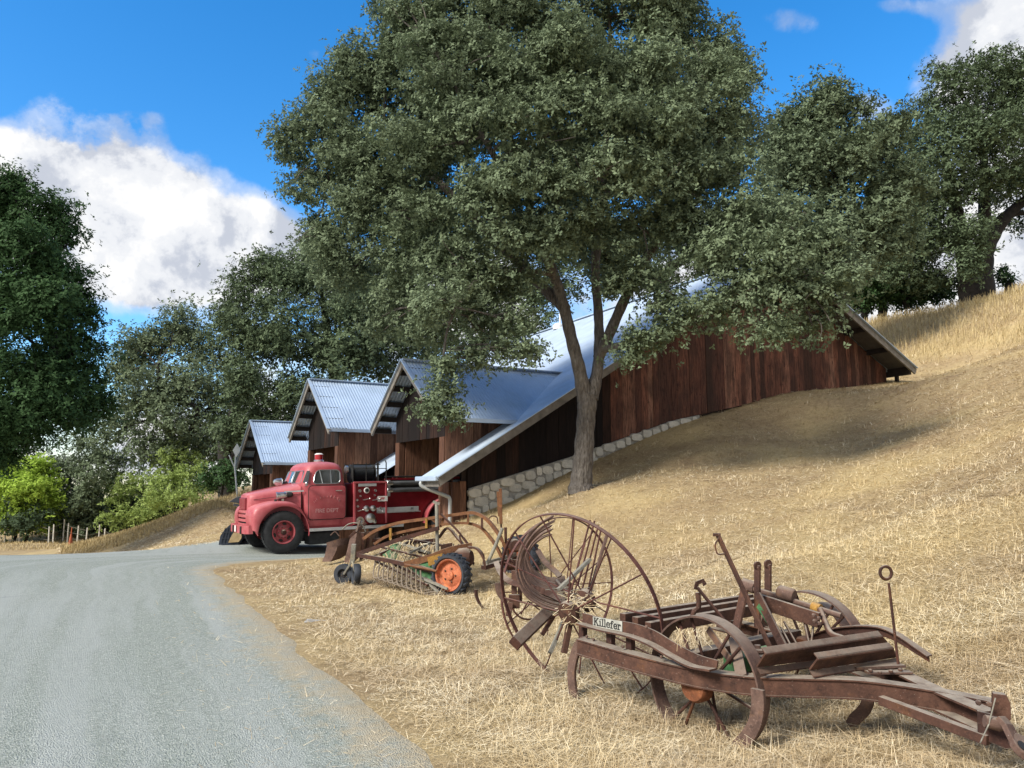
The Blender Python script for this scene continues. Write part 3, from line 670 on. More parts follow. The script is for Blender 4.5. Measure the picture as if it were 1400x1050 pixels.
for sg in (-1, 1):
    dp = rpoly([V(.62, .78, 0), V(1.56, .78, 0), V(1.57, 1.60, 0), V(.62, 1.60, 0)], .10)
    mb = MB(); o0 = [side(p.x, p.y, -.02, sg) for p in dp]; o1 = [side(p.x, p.y, .009, sg) for p in dp]; ins = [side(1.09 + (p.x - 1.09) * .985, 1.19 + (p.y - 1.19) * .985, .013, sg) for p in dp]
    mb.loft([o0, o1, ins]); door = tb(mb, 'door', M['red'], smooth=40)
    mb = MB(); mb.tube([side(p.x, p.y, .001, sg) for p in rpoly([V(.61, .77, 0), V(1.57, .77, 0), V(1.58, 1.61, 0), V(.61, 1.61, 0)], .10)], .009, 5, closed=True); tb(mb, 'door_seal', M['black_paint'], parent=door)
    wp = rpoly([V(.72, 1.655, 0), V(1.43, 1.655, 0), V(1.44, 2.00, 0), V(.83, 2.00, 0)], .11)
    mb = MB(); mb.loft([[side(p.x, p.y, -.004, sg) for p in wp], [side(p.x, p.y, .010, sg) for p in wp]]); win = tb(mb, 'side_window', M['glass'], smooth=40)
    mb = MB(); mb.tube([side(p.x, p.y, .010, sg) for p in wp], .013, 6, closed=True); mb.bar(side(.97, 1.655, .010, sg), side(.91, 2.0, .010, sg), .018, .018); mb.bar(side(1.19, 1.655, .010, sg), side(1.19, 2.0, .010, sg), .024, .02); fr = tb(mb, 'window_frame', M['chrome'], parent=win)
    mb = MB(); mb.bar(side(1.30, 1.475, .03, sg), side(1.46, 1.475, .03, sg), .02, .022); mb.box(side(1.32, 1.475, .015, sg), (.02, .04, .02)); mb.box(side(1.44, 1.475, .015, sg), (.02, .04, .02)); tb(mb, 'door_handle', M['chrome'], parent=door)
    mb = MB(); mb.bar(side(.30, 1.50, -.07, sg) if False else V(.06, sg * .70, 1.475), V(.50, sg * .865, 1.49), .012, .035); tb(mb, 'hood_trim', M['chrome'])
    if sg < 0:
        text_mesh('door_lettering', 'FIRE DEPT', .135, side(1.08, .985, .0165), (1, 0, 0), (0, 0, 1), M['letter'], door, .001, .002)
        mb = MB(); rr_ = random.Random(8)
        for k in range(9):                                  # worn arc of letters, no longer legible
            a = R(152 - k * 15.5); c = V(1.08 + .36 * math.cos(a), 0, 1.13 + .22 * math.sin(a)); up = V(math.cos(a) * .6, 0, 1).normalized(); sd = up.cross(V(0, 1, 0))
            for q in range(2):
                if rr_.random() < .85:
                    p0 = c + sd * rr_.uniform(-.025, .025); mb.bar(V(p0.x, -hw_at(p0.z) - .0155, p0.z) - up * .035, V(p0.x, -hw_at(p0.z) - .0155, p0.z) + up * rr_.uniform(.0, .035), .003, .014, up=V(0, 1, 0))
        tb(mb, 'door_lettering', M['letter'], parent=door)
        mb = MB(); mb.lathe([(.0, 0), (.06, .0), (.065, .015), (.045, .05), (.0, .065)], V(.50, -1.0, 1.66), (.9, -.3, 0), 16); mb.tube([V(.52, -.90, 1.60), V(.53, -.99, 1.65)], .012, 6); tb(mb, 'wing_mirror', M['chrome'], smooth=40)
# windscreen panes and rear window
for y0, y1 in ((-.70, -.025), (.025, .70)):
    def wsp(y, z): xx = np.interp(z, [1.64, 2.0], [.43, .565]); return V(float(xx) - .012 + .10 * abs(y) ** 3, y, z)
    q = rpoly([V(y0, 1.68, 0), V(y1, 1.68, 0), V(y1, 1.985, 0), V(y0 + (.05 if y0 < -.1 else 0), 1.985, 0)], .06)
    mb = MB(); mb.loft([[wsp(p.x, p.y) + V(.03, 0, 0) for p in q], [wsp(p.x, p.y) for p in q]]); pane = tb(mb, 'windscreen', M['glass'], smooth=40)
    mb = MB(); mb.tube([wsp(p.x, p.y) for p in q], .011, 6, closed=True); tb(mb, 'windscreen_frame', M['chrome'], parent=pane)
for sg in (-1, 1):
    mb = MB(); mb.bar(V(-.62, sg * .492, 1.30), V(.44, sg * .802, 1.42), .006, .010); tb(mb, 'bonnet_seam', M['black_paint'])
    mb = MB(); mb.bar(V(.455, sg * .80, .85), V(.455, sg * .80, 1.60), .010, .008, up=V(1, 0, 0)); tb(mb, 'bonnet_seam', M['black_paint'])
# corner quarter lights seen from the side
for sg in (-1, 1):
    mb = MB(); q = [V(.475, sg * .845, 1.69), V(.60, sg * .885, 1.69), V(.67, sg * .815, 1.985), V(.595, sg * .79, 1.985)]; mb.prism(q, V(-.004, sg * .006, 0)); tb(mb, 'quarter_light', M['glass'])
# bonnet
def hoodring(x, hw, top, bot, e=6.5, n=26):
    out = []
    for k in range(n + 1):
        a = math.pi * k / n; c, s = math.cos(a), math.sin(a)
        out.append(V(x, -hw * math.copysign(abs(c) ** (2 / e), c), bot + (top - bot) * abs(s) ** (2 / e)))
    return out
mb = MB(); mb.loft([hoodring(*a) for a in [(-.73, .36, 1.36, .95), (-.715, .43, 1.42, .85), (-.66, .49, 1.455, .80), (-.45, .535, 1.49, .80), (-.1, .61, 1.56, .80), (.25, .71, 1.62, .80), (.46, .80, 1.665, .80)]]); tb(mb, 'bonnet', M['red'], smooth=40)
mb = MB(); mb.bar(V(-.66, 0, 1.47), V(.44, 0, 1.685), .03, .02); tb(mb, 'bonnet_ridge', M['red'])
# grille: upright nose, three wide bars
mb = MB(); mb.box(V(-.735, 0, 1.20), (.06, .56, .30)); nose = tb(mb, 'grille', M['red_deep'], bevel=.02)
mb = MB()
for k in range(9): mb.box(V(-.772, -.24 + .06 * k, 1.20), (.015, .02, .27))
tb(mb, 'grille_slats', M['red'], parent=nose)
mb = MB(); mb.box(V(-.66, 0, .86), (.08, 1.16, .40)); tb(mb, 'grille_back', M['black_paint'])
for k in range(4):
    mb = MB(); z = .70 + .105 * k; mb.sweep([V(-.62, -.66, z), V(-.71, -.60, z), V(-.76, -.3, z), V(-.77, 0, z), V(-.76, .3, z), V(-.71, .60, z), V(-.62, .66, z)], [(-.02, -.033), (.02, -.028), (.03, 0), (.02, .028), (-.02, .033)]); tb(mb, 'grille_bar', M['red'], smooth=30)
# front fenders
outer = [(-.72, .58), (-.76, .80), (-.75, 1.00), (-.65, 1.14), (-.42, 1.215), (-.2, 1.255), (.08, 1.25), (.30, 1.18), (.46, 1.02), (.56, .80), (.62, .60), (.66, .50)]
def inner_pt(i):
    a = R(196 - (196 + 16) * i / 10 - 0); return (.60 * math.cos(a) + .0, .50 + .62 * math.sin(a))
OUT = smooth_path([V(x, 0, z) for x, z in outer], 3)
for sg in (-1, 1):
    rings = []; N = len(OUT) - 1
    for i, p in enumerate(OUT):
        f = i / N; a = R(190 - 200 * f); ix, iz = .615 * math.cos(a), .50 + .63 * math.sin(a)
        if i == 0: ix, iz = -.62, .55
        q = V(ix, 0, iz); d = p - q
        rings.append([V(q.x, sg * .90, q.z), V(q.x, sg * .965, q.z), V(*(q + d * .15).to_tuple()) + V(0, sg * .972, 0), V(*(q + d * .6).to_tuple()) + V(0, sg * .955, 0), V(*(q + d * .86).to_tuple()) + V(0, sg * .91, 0), V(*(q + d * .97).to_tuple()) + V(0, sg * .83, 0), V(*(p).to_tuple()) + V(0, sg * .70, 0), V(*(p + d.normalized() * .03).to_tuple()) + V(0, sg * .40, 0), V(*(q + d * .8).to_tuple()) + V(0, sg * .40, 0), V(*(q + d * .72).to_tuple()) + V(0, sg * .86, 0)])
    mb = MB(); mb.loft(rings); fen = tb(mb, 'front_fender', M['red'], smooth=45)
    mb = MB(); mb.lathe([(.0, .03), (.055, .026), (.075, .0), (.092, .0), (.097, -.04), (.09, -.12)], V(-.71, sg * .70, .86), (-1, 0, 0), 20); hl = tb(mb, 'headlight', M['chrome'], smooth=35)
    mb = MB(); mb.lathe([(0, .045), (.04, .04), (.072, .012)], V(-.715, sg * .70, .86), (-1, 0, 0), 20); tb(mb, 'headlight_lens', M['white'], parent=hl, smooth=35)
# bumper
mb = MB(); mb.sweep([V(-.70, -.80, .60), V(-.79, -.79, .60), V(-.85, -.70, .60), V(-.86, 0, .60), V(-.85, .70, .60), V(-.79, .79, .60), V(-.70, .80, .60)], [(-.02, -.10), (.025, -.09), (.035, 0), (.025, .09), (-.02, .10)]); bump = tb(mb, 'bumper', M['red'], smooth=30)
mb = MB(); mb.box(V(-.902, .10, .60), (.012, .13, .15)); tb(mb, 'bumper_plate', M['white'], parent=bump)
mb = MB(); mb.box(V(2.1, -.38, .58), (6.0, .09, .18)); tb(mb, 'frame_rail', M['black_paint'])
mb = MB(); mb.box(V(2.1, .38, .58), (6.0, .09, .18)); tb(mb, 'frame_rail', M['black_paint'])
mb = MB(); mb.tube([V(0, -.8, .5), V(0, .8, .5)], .06, 10); tb(mb, 'front_axle', M['black_paint'])
mb = MB(); mb.tube([V(4.45, -.8, .5), V(4.45, .8, .5)], .07, 10); mb.lathe([(.05, -.15), (.18, -.08), (.2, 0), (.18, .08), (.05, .15)], V(4.45, 0, .5), (1, 0, 0), 14); tb(mb, 'rear_axle', M['black_paint'], smooth=40)
# wheels
def truck_wheel(name, x, y, sg, parent=truck, rim='red'):
    o = bpy.data.objects.new(name, None); COL.objects.link(o); o.parent = parent; o.location = (x, y, .51); o.empty_display_size = .2
    a = V(0, sg, 0)
    prof = [(.27, -.10), (.30, -.125), (.40, -.135), (.47, -.115), (.500, -.085), (.51, -.03), (.51, .03), (.500, .085), (.47, .115), (.40, .135), (.30, .125), (.27, .10)]
    mb = MB(); mb.lathe(prof, (0, 0, 0), a, 44, closed=True)
    for k in range(44):
        an = 2 * math.pi * k / 44
        for s_ in (-1, 1): c = V(math.cos(an) * .503, s_ * .075, math.sin(an) * .503); mb.box(c, (.03, .05, .02), (V(-math.sin(an), 0, math.cos(an)), V(0, 1, 0), V(math.cos(an), 0, math.sin(an))))
    tb(mb, 'tyre', M['tyre'], parent=o, smooth=30)
    mb = MB(); mb.lathe([(.285, .11), (.275, .125), (.255, .118), (.252, .03), (.243, -.01), (.16, .01), (.135, .07), (.12, .08), (.10, .075), (.0, .075)], (0, 0, 0), a, 36, caps=False); mb.lathe([(.285, -.12), (.25, -.1), (.24, -.02), (.1, -.02), (0, -.02)], (0, 0, 0), a, 36, caps=False)
    mb.mi = 1
    for k in range(6):
        an = 2 * math.pi * (k + .3) / 6; rd = V(math.cos(an), 0, math.sin(an)); tg = V(-math.sin(an), 0, math.cos(an)); nn = V(0, sg, 0); c = rd * .200 + V(0, sg * .006, 0)
        mb.prism([c + tg * (.055 * math.cos(q)) + rd * (.031 * math.sin(q)) for q in [i * math.pi / 6 for i in range(12)]], nn * .012)
    mb.mi = 2
    for k in range(10): an = 2 * math.pi * k / 10; mb.bolt(V(math.cos(an) * .125, sg * .082, math.sin(an) * .125), a, .015, .028)
    rm = tb(mb, 'rim', [M['red'], M['black_paint'], M['rust']], parent=o, smooth=40)
    mb = MB(); mb.lathe([(.065, .07), (.06, .14), (.045, .16), (0, .165)], (0, 0, 0), a, 18); tb(mb, 'hub_cap', M['rust_dark'], parent=o, smooth=40)
    return o
truck_wheel('wheel', 0, -.83, -1); truck_wheel('wheel', 0, .83, 1)
for y, s_ in ((-.86, -1), (.86, 1), (-.56, -1), (.56, 1)): truck_wheel('wheel', 4.45, y, s_)
# running boards, skirts, tank
for sg in (-1, 1):
    mb = MB(); mb.box(V(1.88, sg * .79, .535), (2.5, .36, .05)); rbd = tb(mb, 'running_board', M['red_deep'], bevel=.006)
    mb = MB(); mb.box(V(1.88, sg * .978, .53), (2.52, .014, .075)); tb(mb, 'board_edge', M['alu'], parent=rbd, bevel=.004)
    mb = MB(); mb.prism([V(.60, sg * .84, .55), V(1.80, sg * .84, .55), V(1.80, sg * .86, .79), V(.56, sg * .89, .79)], V(0, -sg * .1, 0)); tb(mb, 'sill_panel', M['red'], bevel=.005)
    mb = MB(); mb.box(V(1.05, sg * .62, .31), (.78, .40, .30)); tb(mb, 'fuel_tank', M['tyre'], bevel=.03)
# pump house
mb = MB(); mb.box(V(2.24, 0, 1.12), (.92, 1.72, 1.08)); pump = tb(mb, 'pump_house', M['red_deep'], bevel=.015)
mb = MB(); mb.box(V(2.24, -.865, 1.11), (.80, .02, 1.0)); panel = tb(mb, 'pump_panel', M['red_deep'], bevel=.006)
mb = MB(); mb.box(V(1.81, -.88, 1.13), (.05, .06, 1.06)); mb.box(V(2.68, -.88, 1.13), (.05, .06, 1.06)); mb.box(V(2.24, -.88, 1.665), (.92, .06, .05)); tb(mb, 'pump_frame', M['red'], bevel=.008)
mb = MB(); mb.box(V(2.16, -.895, 1.60), (.50, .02, .075)); tb(mb, 'panel_lamp', M['alu'], bevel=.008)
def gauge(x, z, r, mat='chrome', h=.04):
    mb = MB(); mb.lathe([(r, 0), (r * 1.05, h * .6), (r * .85, h), (r * .8, h * .7), (0, h * .7)], V(x, -.873, z), (0, -1, 0), 18); g = tb(mb, 'gauge', M[mat], parent=panel, smooth=35); return g
gauge(2.14, 1.46, .075, 'white'); mb = MB(); mb.lathe([(.045, 0), (.04, .04), (0, .045)], V(2.14, -.90, 1.46), (0, -1, 0), 16); tb(mb, 'gauge_face', M['black_paint'], parent=panel)
for x, z, r in [(1.95, 1.45, .04), (2.38, 1.45, .035), (2.46, 1.24, .045), (1.97, 1.32, .025), (2.36, 1.33, .025), (1.88, 1.22, .03), (1.90, 1.06, .03), (2.52, 1.0, .03)]: gauge(x, z, r)
for x, z, r in [(2.10, 1.00, .075), (2.28, 1.00, .075)]:                                   # capped discharge ports with lever rods
    mb = MB(); mb.lathe([(r * .8, 0), (r * .8, .08), (r, .08), (r, .13), (r * .5, .15), (0, .15)], V(x, -.873, z), (0, -1, 0), 18); tb(mb, 'discharge_port', M['chrome'], parent=panel, smooth=35)
mb = MB(); mb.lathe([(.10, 0), (.10, .10), (.12, .10), (.12, .16), (.05, .19), (0, .19)], V(2.20, -.873, .755), (0, -1, 0), 20); tb(mb, 'suction_cap', M['chrome'], parent=panel, smooth=35)
mb = MB(); mb.lathe([(.075, 0), (.085, .10), (.10, .10), (.10, .13), (.06, .13), (.055, .02)], V(1.93, -.873, .70), (0, -1, 0), 20); tb(mb, 'suction_port', M['chrome'], parent=panel, smooth=35)
mb = MB(); mb.lathe([(.045, 0), (.05, .09), (0, .10)], V(2.34, -.873, .66), (0, -1, 0), 14); tb(mb, 'drain_valve', M['chrome'], parent=panel, smooth=35); mb = MB(); mb.lathe([(.03, 0), (.035, .07), (0, .08)], V(2.03, -.873, .69), (0, -1, 0), 12); tb(mb, 'drain_valve', M['chrome'], parent=panel, smooth=35)
for x, z, l in [(2.05, 1.22, .18), (2.30, 1.20, .2), (1.90, .94, .14), (2.42, .88, .16)]:
    mb = MB(); mb.tube([V(x, -.87, z), V(x, -.95, z), V(x + l * .8, -.96, z + .03)], .011, 6); mb.lathe([(0, -.02), (.02, 0), (0, .02)], V(x + l * .8, -.96, z + .03), (1, 0, 0), 8); tb(mb, 'valve_lever', M['chrome'], parent=panel)
# hose reel on top, with rails
mb = MB(); pr = [(.05, 0)]
for k in range(26): pr += [(.195, .022 * k + .012), (.215, .022 * k + .022)]
pr += [(.05, .60)]; mb.lathe(pr, V(1.84, -.50, 1.90), (1, 0, 0), 26); reel = tb(mb, 'hose_reel', M['hose'], smooth=40)
mb = MB(); mb.lathe([(.24, 0), (.24, .014), (0, .014)], V(1.82, -.50, 1.90), (1, 0, 0), 26); tb(mb, 'reel_flange', M['black_paint'], parent=reel); mb = MB(); mb.lathe([(.24, 0), (.24, .014), (0, .014)], V(2.46, -.50, 1.90), (1, 0, 0), 26); tb(mb, 'reel_flange', M['black_paint'], parent=reel)
mb = MB(); mb.lathe([(.11, 0), (.11, .05), (0, .06)], V(1.76, -.50, 2.0), (-1, 0, 0), 16); tb(mb, 'reel_motor', M['chrome'], parent=reel, smooth=40)
for y in (-.80, -.20):
    mb = MB()
    mb.tube([V(1.80, y, 2.13), V(2.55, y, 2.13)], .014, 6); mb.tube([V(1.80, y, 2.02), V(2.74, y, 2.02)], .012, 6)
    for x in (1.80, 2.16, 2.50): mb.tube([V(x, y, 1.66), V(x, y, 2.17)], .013, 6)
    mb.tube([V(2.72, y, 1.70), V(2.72, y, 2.16), V(2.70, y, 2.24)], .016, 6); tb(mb, 'reel_rail', M['black_paint'])
# body
mb = MB(); mb.box(V(4.15, 0, 1.02), (2.86, 1.50, .84)); body = tb(mb, 'body', M['red_deep'], bevel=.02)
mb = MB(); mb.prism([V(2.72, -.80, .60), V(3.74, -.80, .60), V(3.80, -.80, .95), V(4.02, -.80, 1.14), V(4.45, -.80, 1.24), V(4.9, -.80, 1.14), V(5.1, -.80, .95), V(5.16, -.80, .6), V(5.6, -.80, .6), V(5.6, -.80, 1.40), V(2.72, -.80, 1.40)], V(0, .06, 0)); tb(mb, 'body_side', M['red_deep'])
for sg in (-1, 1):
    pts = [V(4.45 + .66 * math.cos(R(a)), sg * .86, .52 + .70 * math.sin(R(a))) for a in range(178, -2, -9)]
    mb = MB(); mb.strap(pts, .28, .03, up=V(0, 1, 0) if False else V(0, 0, 1))
    rings = [[p + V(0, -.14, 0), p + V(0, .14, 0), (p - V(4.45, sg * .86, .52)) * .955 + V(4.45, sg * .86, .52) + V(0, .14, 0), (p - V(4.45, sg * .86, .52)) * .955 + V(4.45, sg * .86, .52) + V(0, -.14, 0)] for p in pts]
    mb = MB(); mb.loft(rings); tb(mb, 'rear_fender', M['red'], smooth=40)
mb = MB(); mb.box(V(3.02, -.885, .94), (1.20, .02, .125)); strip = tb(mb, 'side_step_plate', M['alu'], bevel=.006)
mb = MB(); mb.box(V(3.05, -.83, .87), (1.25, .12, .02)); tb(mb, 'side_step', M['alu'])
text_mesh('plate_emblem', 'M', .10, V(3.42, -.897, .945), (1, 0, 0), (0, 0, 1), M['black_paint'], strip, .001)
mb = MB(); mb.box(V(2.56, -.945, 1.235), (.27, .012, .135)); sgn = tb(mb, 'notice_plate', M['white'])
text_mesh('notice_lettering', 'AFFF', .085, V(2.53, -.953, 1.235), (1, 0, 0), (0, 0, 1), M['letter_red'], sgn, .001, .002, sx=.9)
for z, r, m_ in ((1.63, .058, 'grey_hose'), (1.45, .062, 'grey_hose')):
    mb = MB(); mb.tube([V(2.72, -.84, z), V(5.3, -.84, z)], r, 14); sh_ = tb(mb, 'suction_hose', M[m_], smooth=50)
    mb = MB(); mb.lathe([(r * 1.0, 0), (r * 1.35, .02), (r * 1.35, .10), (r * 1.05, .12), (r, .18)], V(2.70, -.84, z), (1, 0, 0), 16); tb(mb, 'hose_coupling', M['chrome'], parent=sh_, smooth=35)
mb = MB(); mb.box(V(2.76, -.82, 1.50), (.10, .10, .42)); tb(mb, 'hose_bracket', M['alu'], bevel=.01)
for y in (-.74, .74):
    mb = MB(); mb.tube([V(2.7, y, 1.80), V(5.5, y, 1.80)], .022, 8); tb(mb, 'bed_rail', M['black_paint'], smooth=40)
    mb = MB(); mb.box(V(4.1, y, 1.735), (2.8, .05, .045)); tb(mb, 'bed_rail', M['red_deep'])
    mb = MB(); mb.box(V(4.1, y, 1.55), (2.8, .02, .34)); tb(mb, 'bed_side', M['black_paint'])
mb = MB(); mb.tube([V(2.95, -.70, 1.76), V(3.06, -.70, 1.80), V(3.2, -.70, 1.76)], .03, 8); tb(mb, 'nozzle', M['red'], smooth=40)
# beacon, siren, bell
bc = V(1.12, -.12, 2.21)
mb = MB(); mb.lathe([(.125, 0), (.13, .05), (.115, .065), (0, .065)], bc, (0, 0, 1), 22); bcn = tb(mb, 'beacon', M['chrome'], smooth=35)
mb = MB(); mb.lathe([(.105, .065), (.108, .17), (.10, .205), (.07, .225), (0, .23)], bc, (0, 0, 1), 22); tb(mb, 'beacon_lens', M['lens'], parent=bcn, smooth=35)
mb = MB(); mb.lathe([(.109, .195), (.112, .208), (.07, .235), (0, .24)], bc, (0, 0, 1), 22); tb(mb, 'beacon_cap', M['white'], parent=bcn, smooth=35)
mb = MB(); mb.lathe([(.05, .10), (.075, .06), (.085, 0), (.088, -.10), (.10, -.13), (.10, -.155), (.0, -.13)], V(.02, -.73, 1.39), (1, -.15, .1), 20); mb.box(V(.02, -.70, 1.29), (.06, .06, .10)); sir = tb(mb, 'siren', M['chrome'], smooth=35)
mb = MB(); mb.lathe([(.07, 0), (.06, .10), (.03, .13), (0, .14)], V(.13, -.745, 1.40), (1, -.15, .1), 16); mb.lathe([(.03, 0), (.035, -.05), (0, -.06)], V(-.16, -.74, 1.30), (0, 0, 1), 12); tb(mb, 'siren_motor', M['black_paint'], parent=sir, smooth=35)
mb = MB(); mb.lathe([(.0, .1), (.05, .09), (.09, .02), (.105, -.08), (.115, -.09), (.10, -.08), (0, -.06)], V(.16, .28, 1.72), (-1, -.25, .15), 20); mb.tube([V(.18, .28, 1.58), V(.18, .28, 1.72)], .03, 8); tb(mb, 'horn', M['chrome'], smooth=35)
mb = MB(); mb.tube([V(.30, .28, 1.66), V(.42, .28, 1.70)], .05, 10); tb(mb, 'horn_motor', M['black_paint'], smooth=35)
# seat and wheel seen through the glass
mb = MB(); mb.box(V(1.28, 0, 1.15), (.5, 1.4, .16)); mb.box(V(1.50, 0, 1.5), (.12, 1.4, .55)); tb(mb, 'bench_seat', M['seat'], bevel=.04)
# ================================================================== old farm implements on the straw
UPZ = V(0, 0, 1)
def ring_pts(c, ax, r, n=40, a0=0, a1=360):
    ax = Vector(ax).normalized(); X = UPZ.cross(ax)
    X = X.normalized() if X.length > 1e-3 else V(1, 0, 0)
    Y = ax.cross(X); k = n if abs(a1 - a0) >= 359.9 else n + 1
    return [Vector(c) + (X * math.cos(R(a0 + (a1 - a0) * i / n)) + Y * math.sin(R(a0 + (a1 - a0) * i / n))) * r for i in range(k)]
def flat_rim(mb, c, ax, r, w, th, n=48):
    """steel tyre: a flat band, closed cross-section"""
    mb.lathe([(r, -w / 2), (r, w / 2), (r - th, w / 2), (r - th, -w / 2)], c, ax, n, closed=True)

# ---------------------------------------------------------------- chisel plough with name board (front right)
A0 = V(1.78, 5.30, 0); H_ = V(.633, -.774, 0).normalized(); L_ = V(.774, .633, 0).normalized()
def K(h, l, z): return A0 + H_ * h + L_ * l + V(0, 0, z)
plough = thing('chisel_plough', 'rusty brown steel-wheeled chisel plough with name board, nearest implement on the straw', 'plough', (A0.x, A0.y, 0))
def kb(mb, name, mat='rust', parent=None, **k): return mb.build(name, M[mat], parent or plough, **k)
# main side beams: near one measured along its top edge, far one mirrored
CHN = [(-.045, -.055), (.052, -.055), (.052, -.046), (.046, -.046), (.046, .044), (.058, .046), (.058, .055), (-.045, .055), (-.045, .044), (.034, .044), (.034, -.044), (-.045, -.044)]
def beam(pts, name='main_beam', prof=CHN, mat='rust'):
    mb = MB(); mb.sweep(smooth_path(pts, 6), prof); return kb(mb, name, mat)
nb_ = [PZ(795, 872, .53), PZ(870, 893, .50), PZ(950, 912, .475), PZ(1020, 922, .465), PZ(1100, 925, .475), PZ(1180, 928, .485), PZ(1280, 942, .46), PZ(1375, 960, .43)]
nb_ = [p - V(0, 0, .055) for p in nb_]
CHN_L = [(-b, a) for b, a in CHN][::-1]
beam(nb_)
def mirror(p):
    d = p - A0; h, l = d.dot(H_), d.dot(L_); return K(h, -l + .02, p.z)
fb_ = [mirror(p) for p in nb_]
beam(fb_, prof=[(-a, b) for a, b in CHN][::-1])
# name board: curved angle iron on the near beam
def KA(u, v, l):       # point of pixel ray in the vertical plane l = const
    d = ray(u, v); k = ((A0 - CAM).dot(L_) + l) / d.dot(L_); return CAM + d * k
lN = -.70
arm_top = [KA(u, v, lN) for u, v in [(797, 838), (830, 846), (866, 852), (895, 862), (925, 880), (955, 895), (982, 903)]]
arm_bot = [KA(u, v, lN) for u, v in [(797, 852), (830, 861), (866, 869), (895, 880), (925, 897), (952, 910), (980, 915)]]
at, ab = smooth_path(arm_top, 5), smooth_path(arm_bot, 5)
mb = MB()
mb.loft([[b - L_ * .006, t - L_ * .006, t + L_ * .006, b + L_ * .006] for b, t in zip(ab, at)])
arm = kb(mb, 'name_arm', 'rust')
mb = MB(); mb.loft([[b - L_ * .075 + V(0, 0, -.004), b + L_ * .0 + V(0, 0, -.004), b + L_ * .0 + V(0, 0, .008), b - L_ * .075 + V(0, 0, .008)] for b in ab]); kb(mb, 'arm_flange', 'rust', parent=arm)
nx = (KA(866, 860, lN) - KA(812, 846, lN)); nz = (arm_top[1] - arm_bot[1])
nxn = nx.normalized(); q0, q1, q2, q3 = KA(812, 842.5, lN), KA(852, 849.5, lN), KA(852, 863.5, lN), KA(812, 855.5, lN)
mb = MB(); mb.prism([q + L_ * -.007 for q in (q0, q1, q2, q3)], L_ * -.004); board = kb(mb, 'name_board', 'name_white') if 'name_white' in M else None
M['name_white'] = m_plain('flaked_cream_paint', (.36, .355, .31), .7, 0, .25, 25)
if board is None: board = kb(mb, 'name_board', 'name_white')
# slab-serif letters, stroke by stroke
GL = {'K': [[(0, 0), (0, 1)], [(.05, .42), (.5, 1)], [(.18, .58), (.52, 0)], [(-.12, 0), (.12, 0)], [(-.12, 1), (.12, 1)], [(.38, 0), (.64, 0)], [(.36, 1), (.6, 1)]],
      'i': [[(.1, 0), (.1, .68)], [(-.03, 0), (.23, 0)], [(-.02, .68), (.1, .68)], [(.06, .92), (.14, .92)]],
      'l': [[(.1, 0), (.1, 1)], [(-.03, 0), (.23, 0)], [(-.02, 1), (.1, 1)]],
      'e': [[(.02, .36), (.44, .36), (.42, .56), (.3, .68), (.16, .68), (.05, .56), (.0, .36), (.05, .12), (.2, .0), (.36, .04), (.44, .16)]],
      'f': [[(.12, 0), (.12, .84), (.2, .98), (.34, .98), (.38, .88)], [(-.02, 0), (.28, 0)], [(-.02, .66), (.32, .66)]],
      'r': [[(.1, 0), (.1, .68)], [(-.03, 0), (.25, 0)], [(-.02, .68), (.1, .68)], [(.1, .5), (.2, .65), (.32, .68), (.4, .58)]]}
ADV = {'K': .78, 'i': .38, 'l': .38, 'e': .62, 'f': .5, 'r': .5}
word = 'Killefer'; tot_ = sum(ADV[c] for c in word); ht = .72 * (q0 - q3).length; dn = (q3 - q0).normalized()
wx = (q1 - q0).length * .90; sc = wx / tot_; px = (q1 - q0).length * .07; mb = MB()
o_ = q3 + L_ * -.0115 - dn * (ht * .22); xd = (q2 - q3).normalized()
for c in word:
    for st in GL[c]:
        for a, b in zip(st[:-1], st[1:]):
            pa = o_ + xd * (px + a[0] * sc) - dn * (a[1] * ht); pb = o_ + xd * (px + b[0] * sc) - dn * (b[1] * ht); e = (pb - pa).normalized() * .003
            mb.bar(pa - e, pb + e, .0085 if abs((pb - pa).normalized().dot(dn)) > .5 else .0062, .003, up=L_)
    px += ADV[c] * sc
kb(mb, 'lettering', 'black_paint', parent=board)
# spacer blocks between name arm and beam
for u in (797, 835, 862):
    mb = MB(); a_, b_ = KA(u, 855 + (u - 797) * .24, lN + .01), KA(u, 878 + (u - 797) * .17, lN + .01); mb.bar(a_, b_, .045, .05, up=H_); kb(mb, 'spacer_block', 'rust_dark', bevel=.004)
mb = MB()
for u, v in [(812, 874), (852, 884), (884, 857), (803, 870), (905, 898)]: mb.bolt(KA(u, v, lN - .05), -L_, .011, .012)
kb(mb, 'rivets', 'rust_mauve', parent=arm)
# far arm, the same shape on the other side
lF = .70
ft = [KA(u, v, lF) for u, v in [(1103, 872), (1130, 862), (1165, 857), (1200, 858), (1226, 868), (1250, 884), (1270, 898)]]
fb2 = [p - V(0, 0, .075 - .007 * i) for i, p in enumerate(ft)]
mb = MB(); mb.loft([[b - L_ * .006, t - L_ * .006, t + L_ * .006, b + L_ * .006] for b, t in zip(smooth_path(fb2, 5), smooth_path(ft, 5))]); farm = kb(mb, 'curved_arm', 'rust_dark')
mb = MB(); mb.loft([[p - L_ * .03, p + L_ * .05, p + L_ * .05 + V(0, 0, .008), p - L_ * .03 + V(0, 0, .008)] for p in smooth_path(ft, 5)]); kb(mb, 'arm_flange', 'rust', parent=farm)
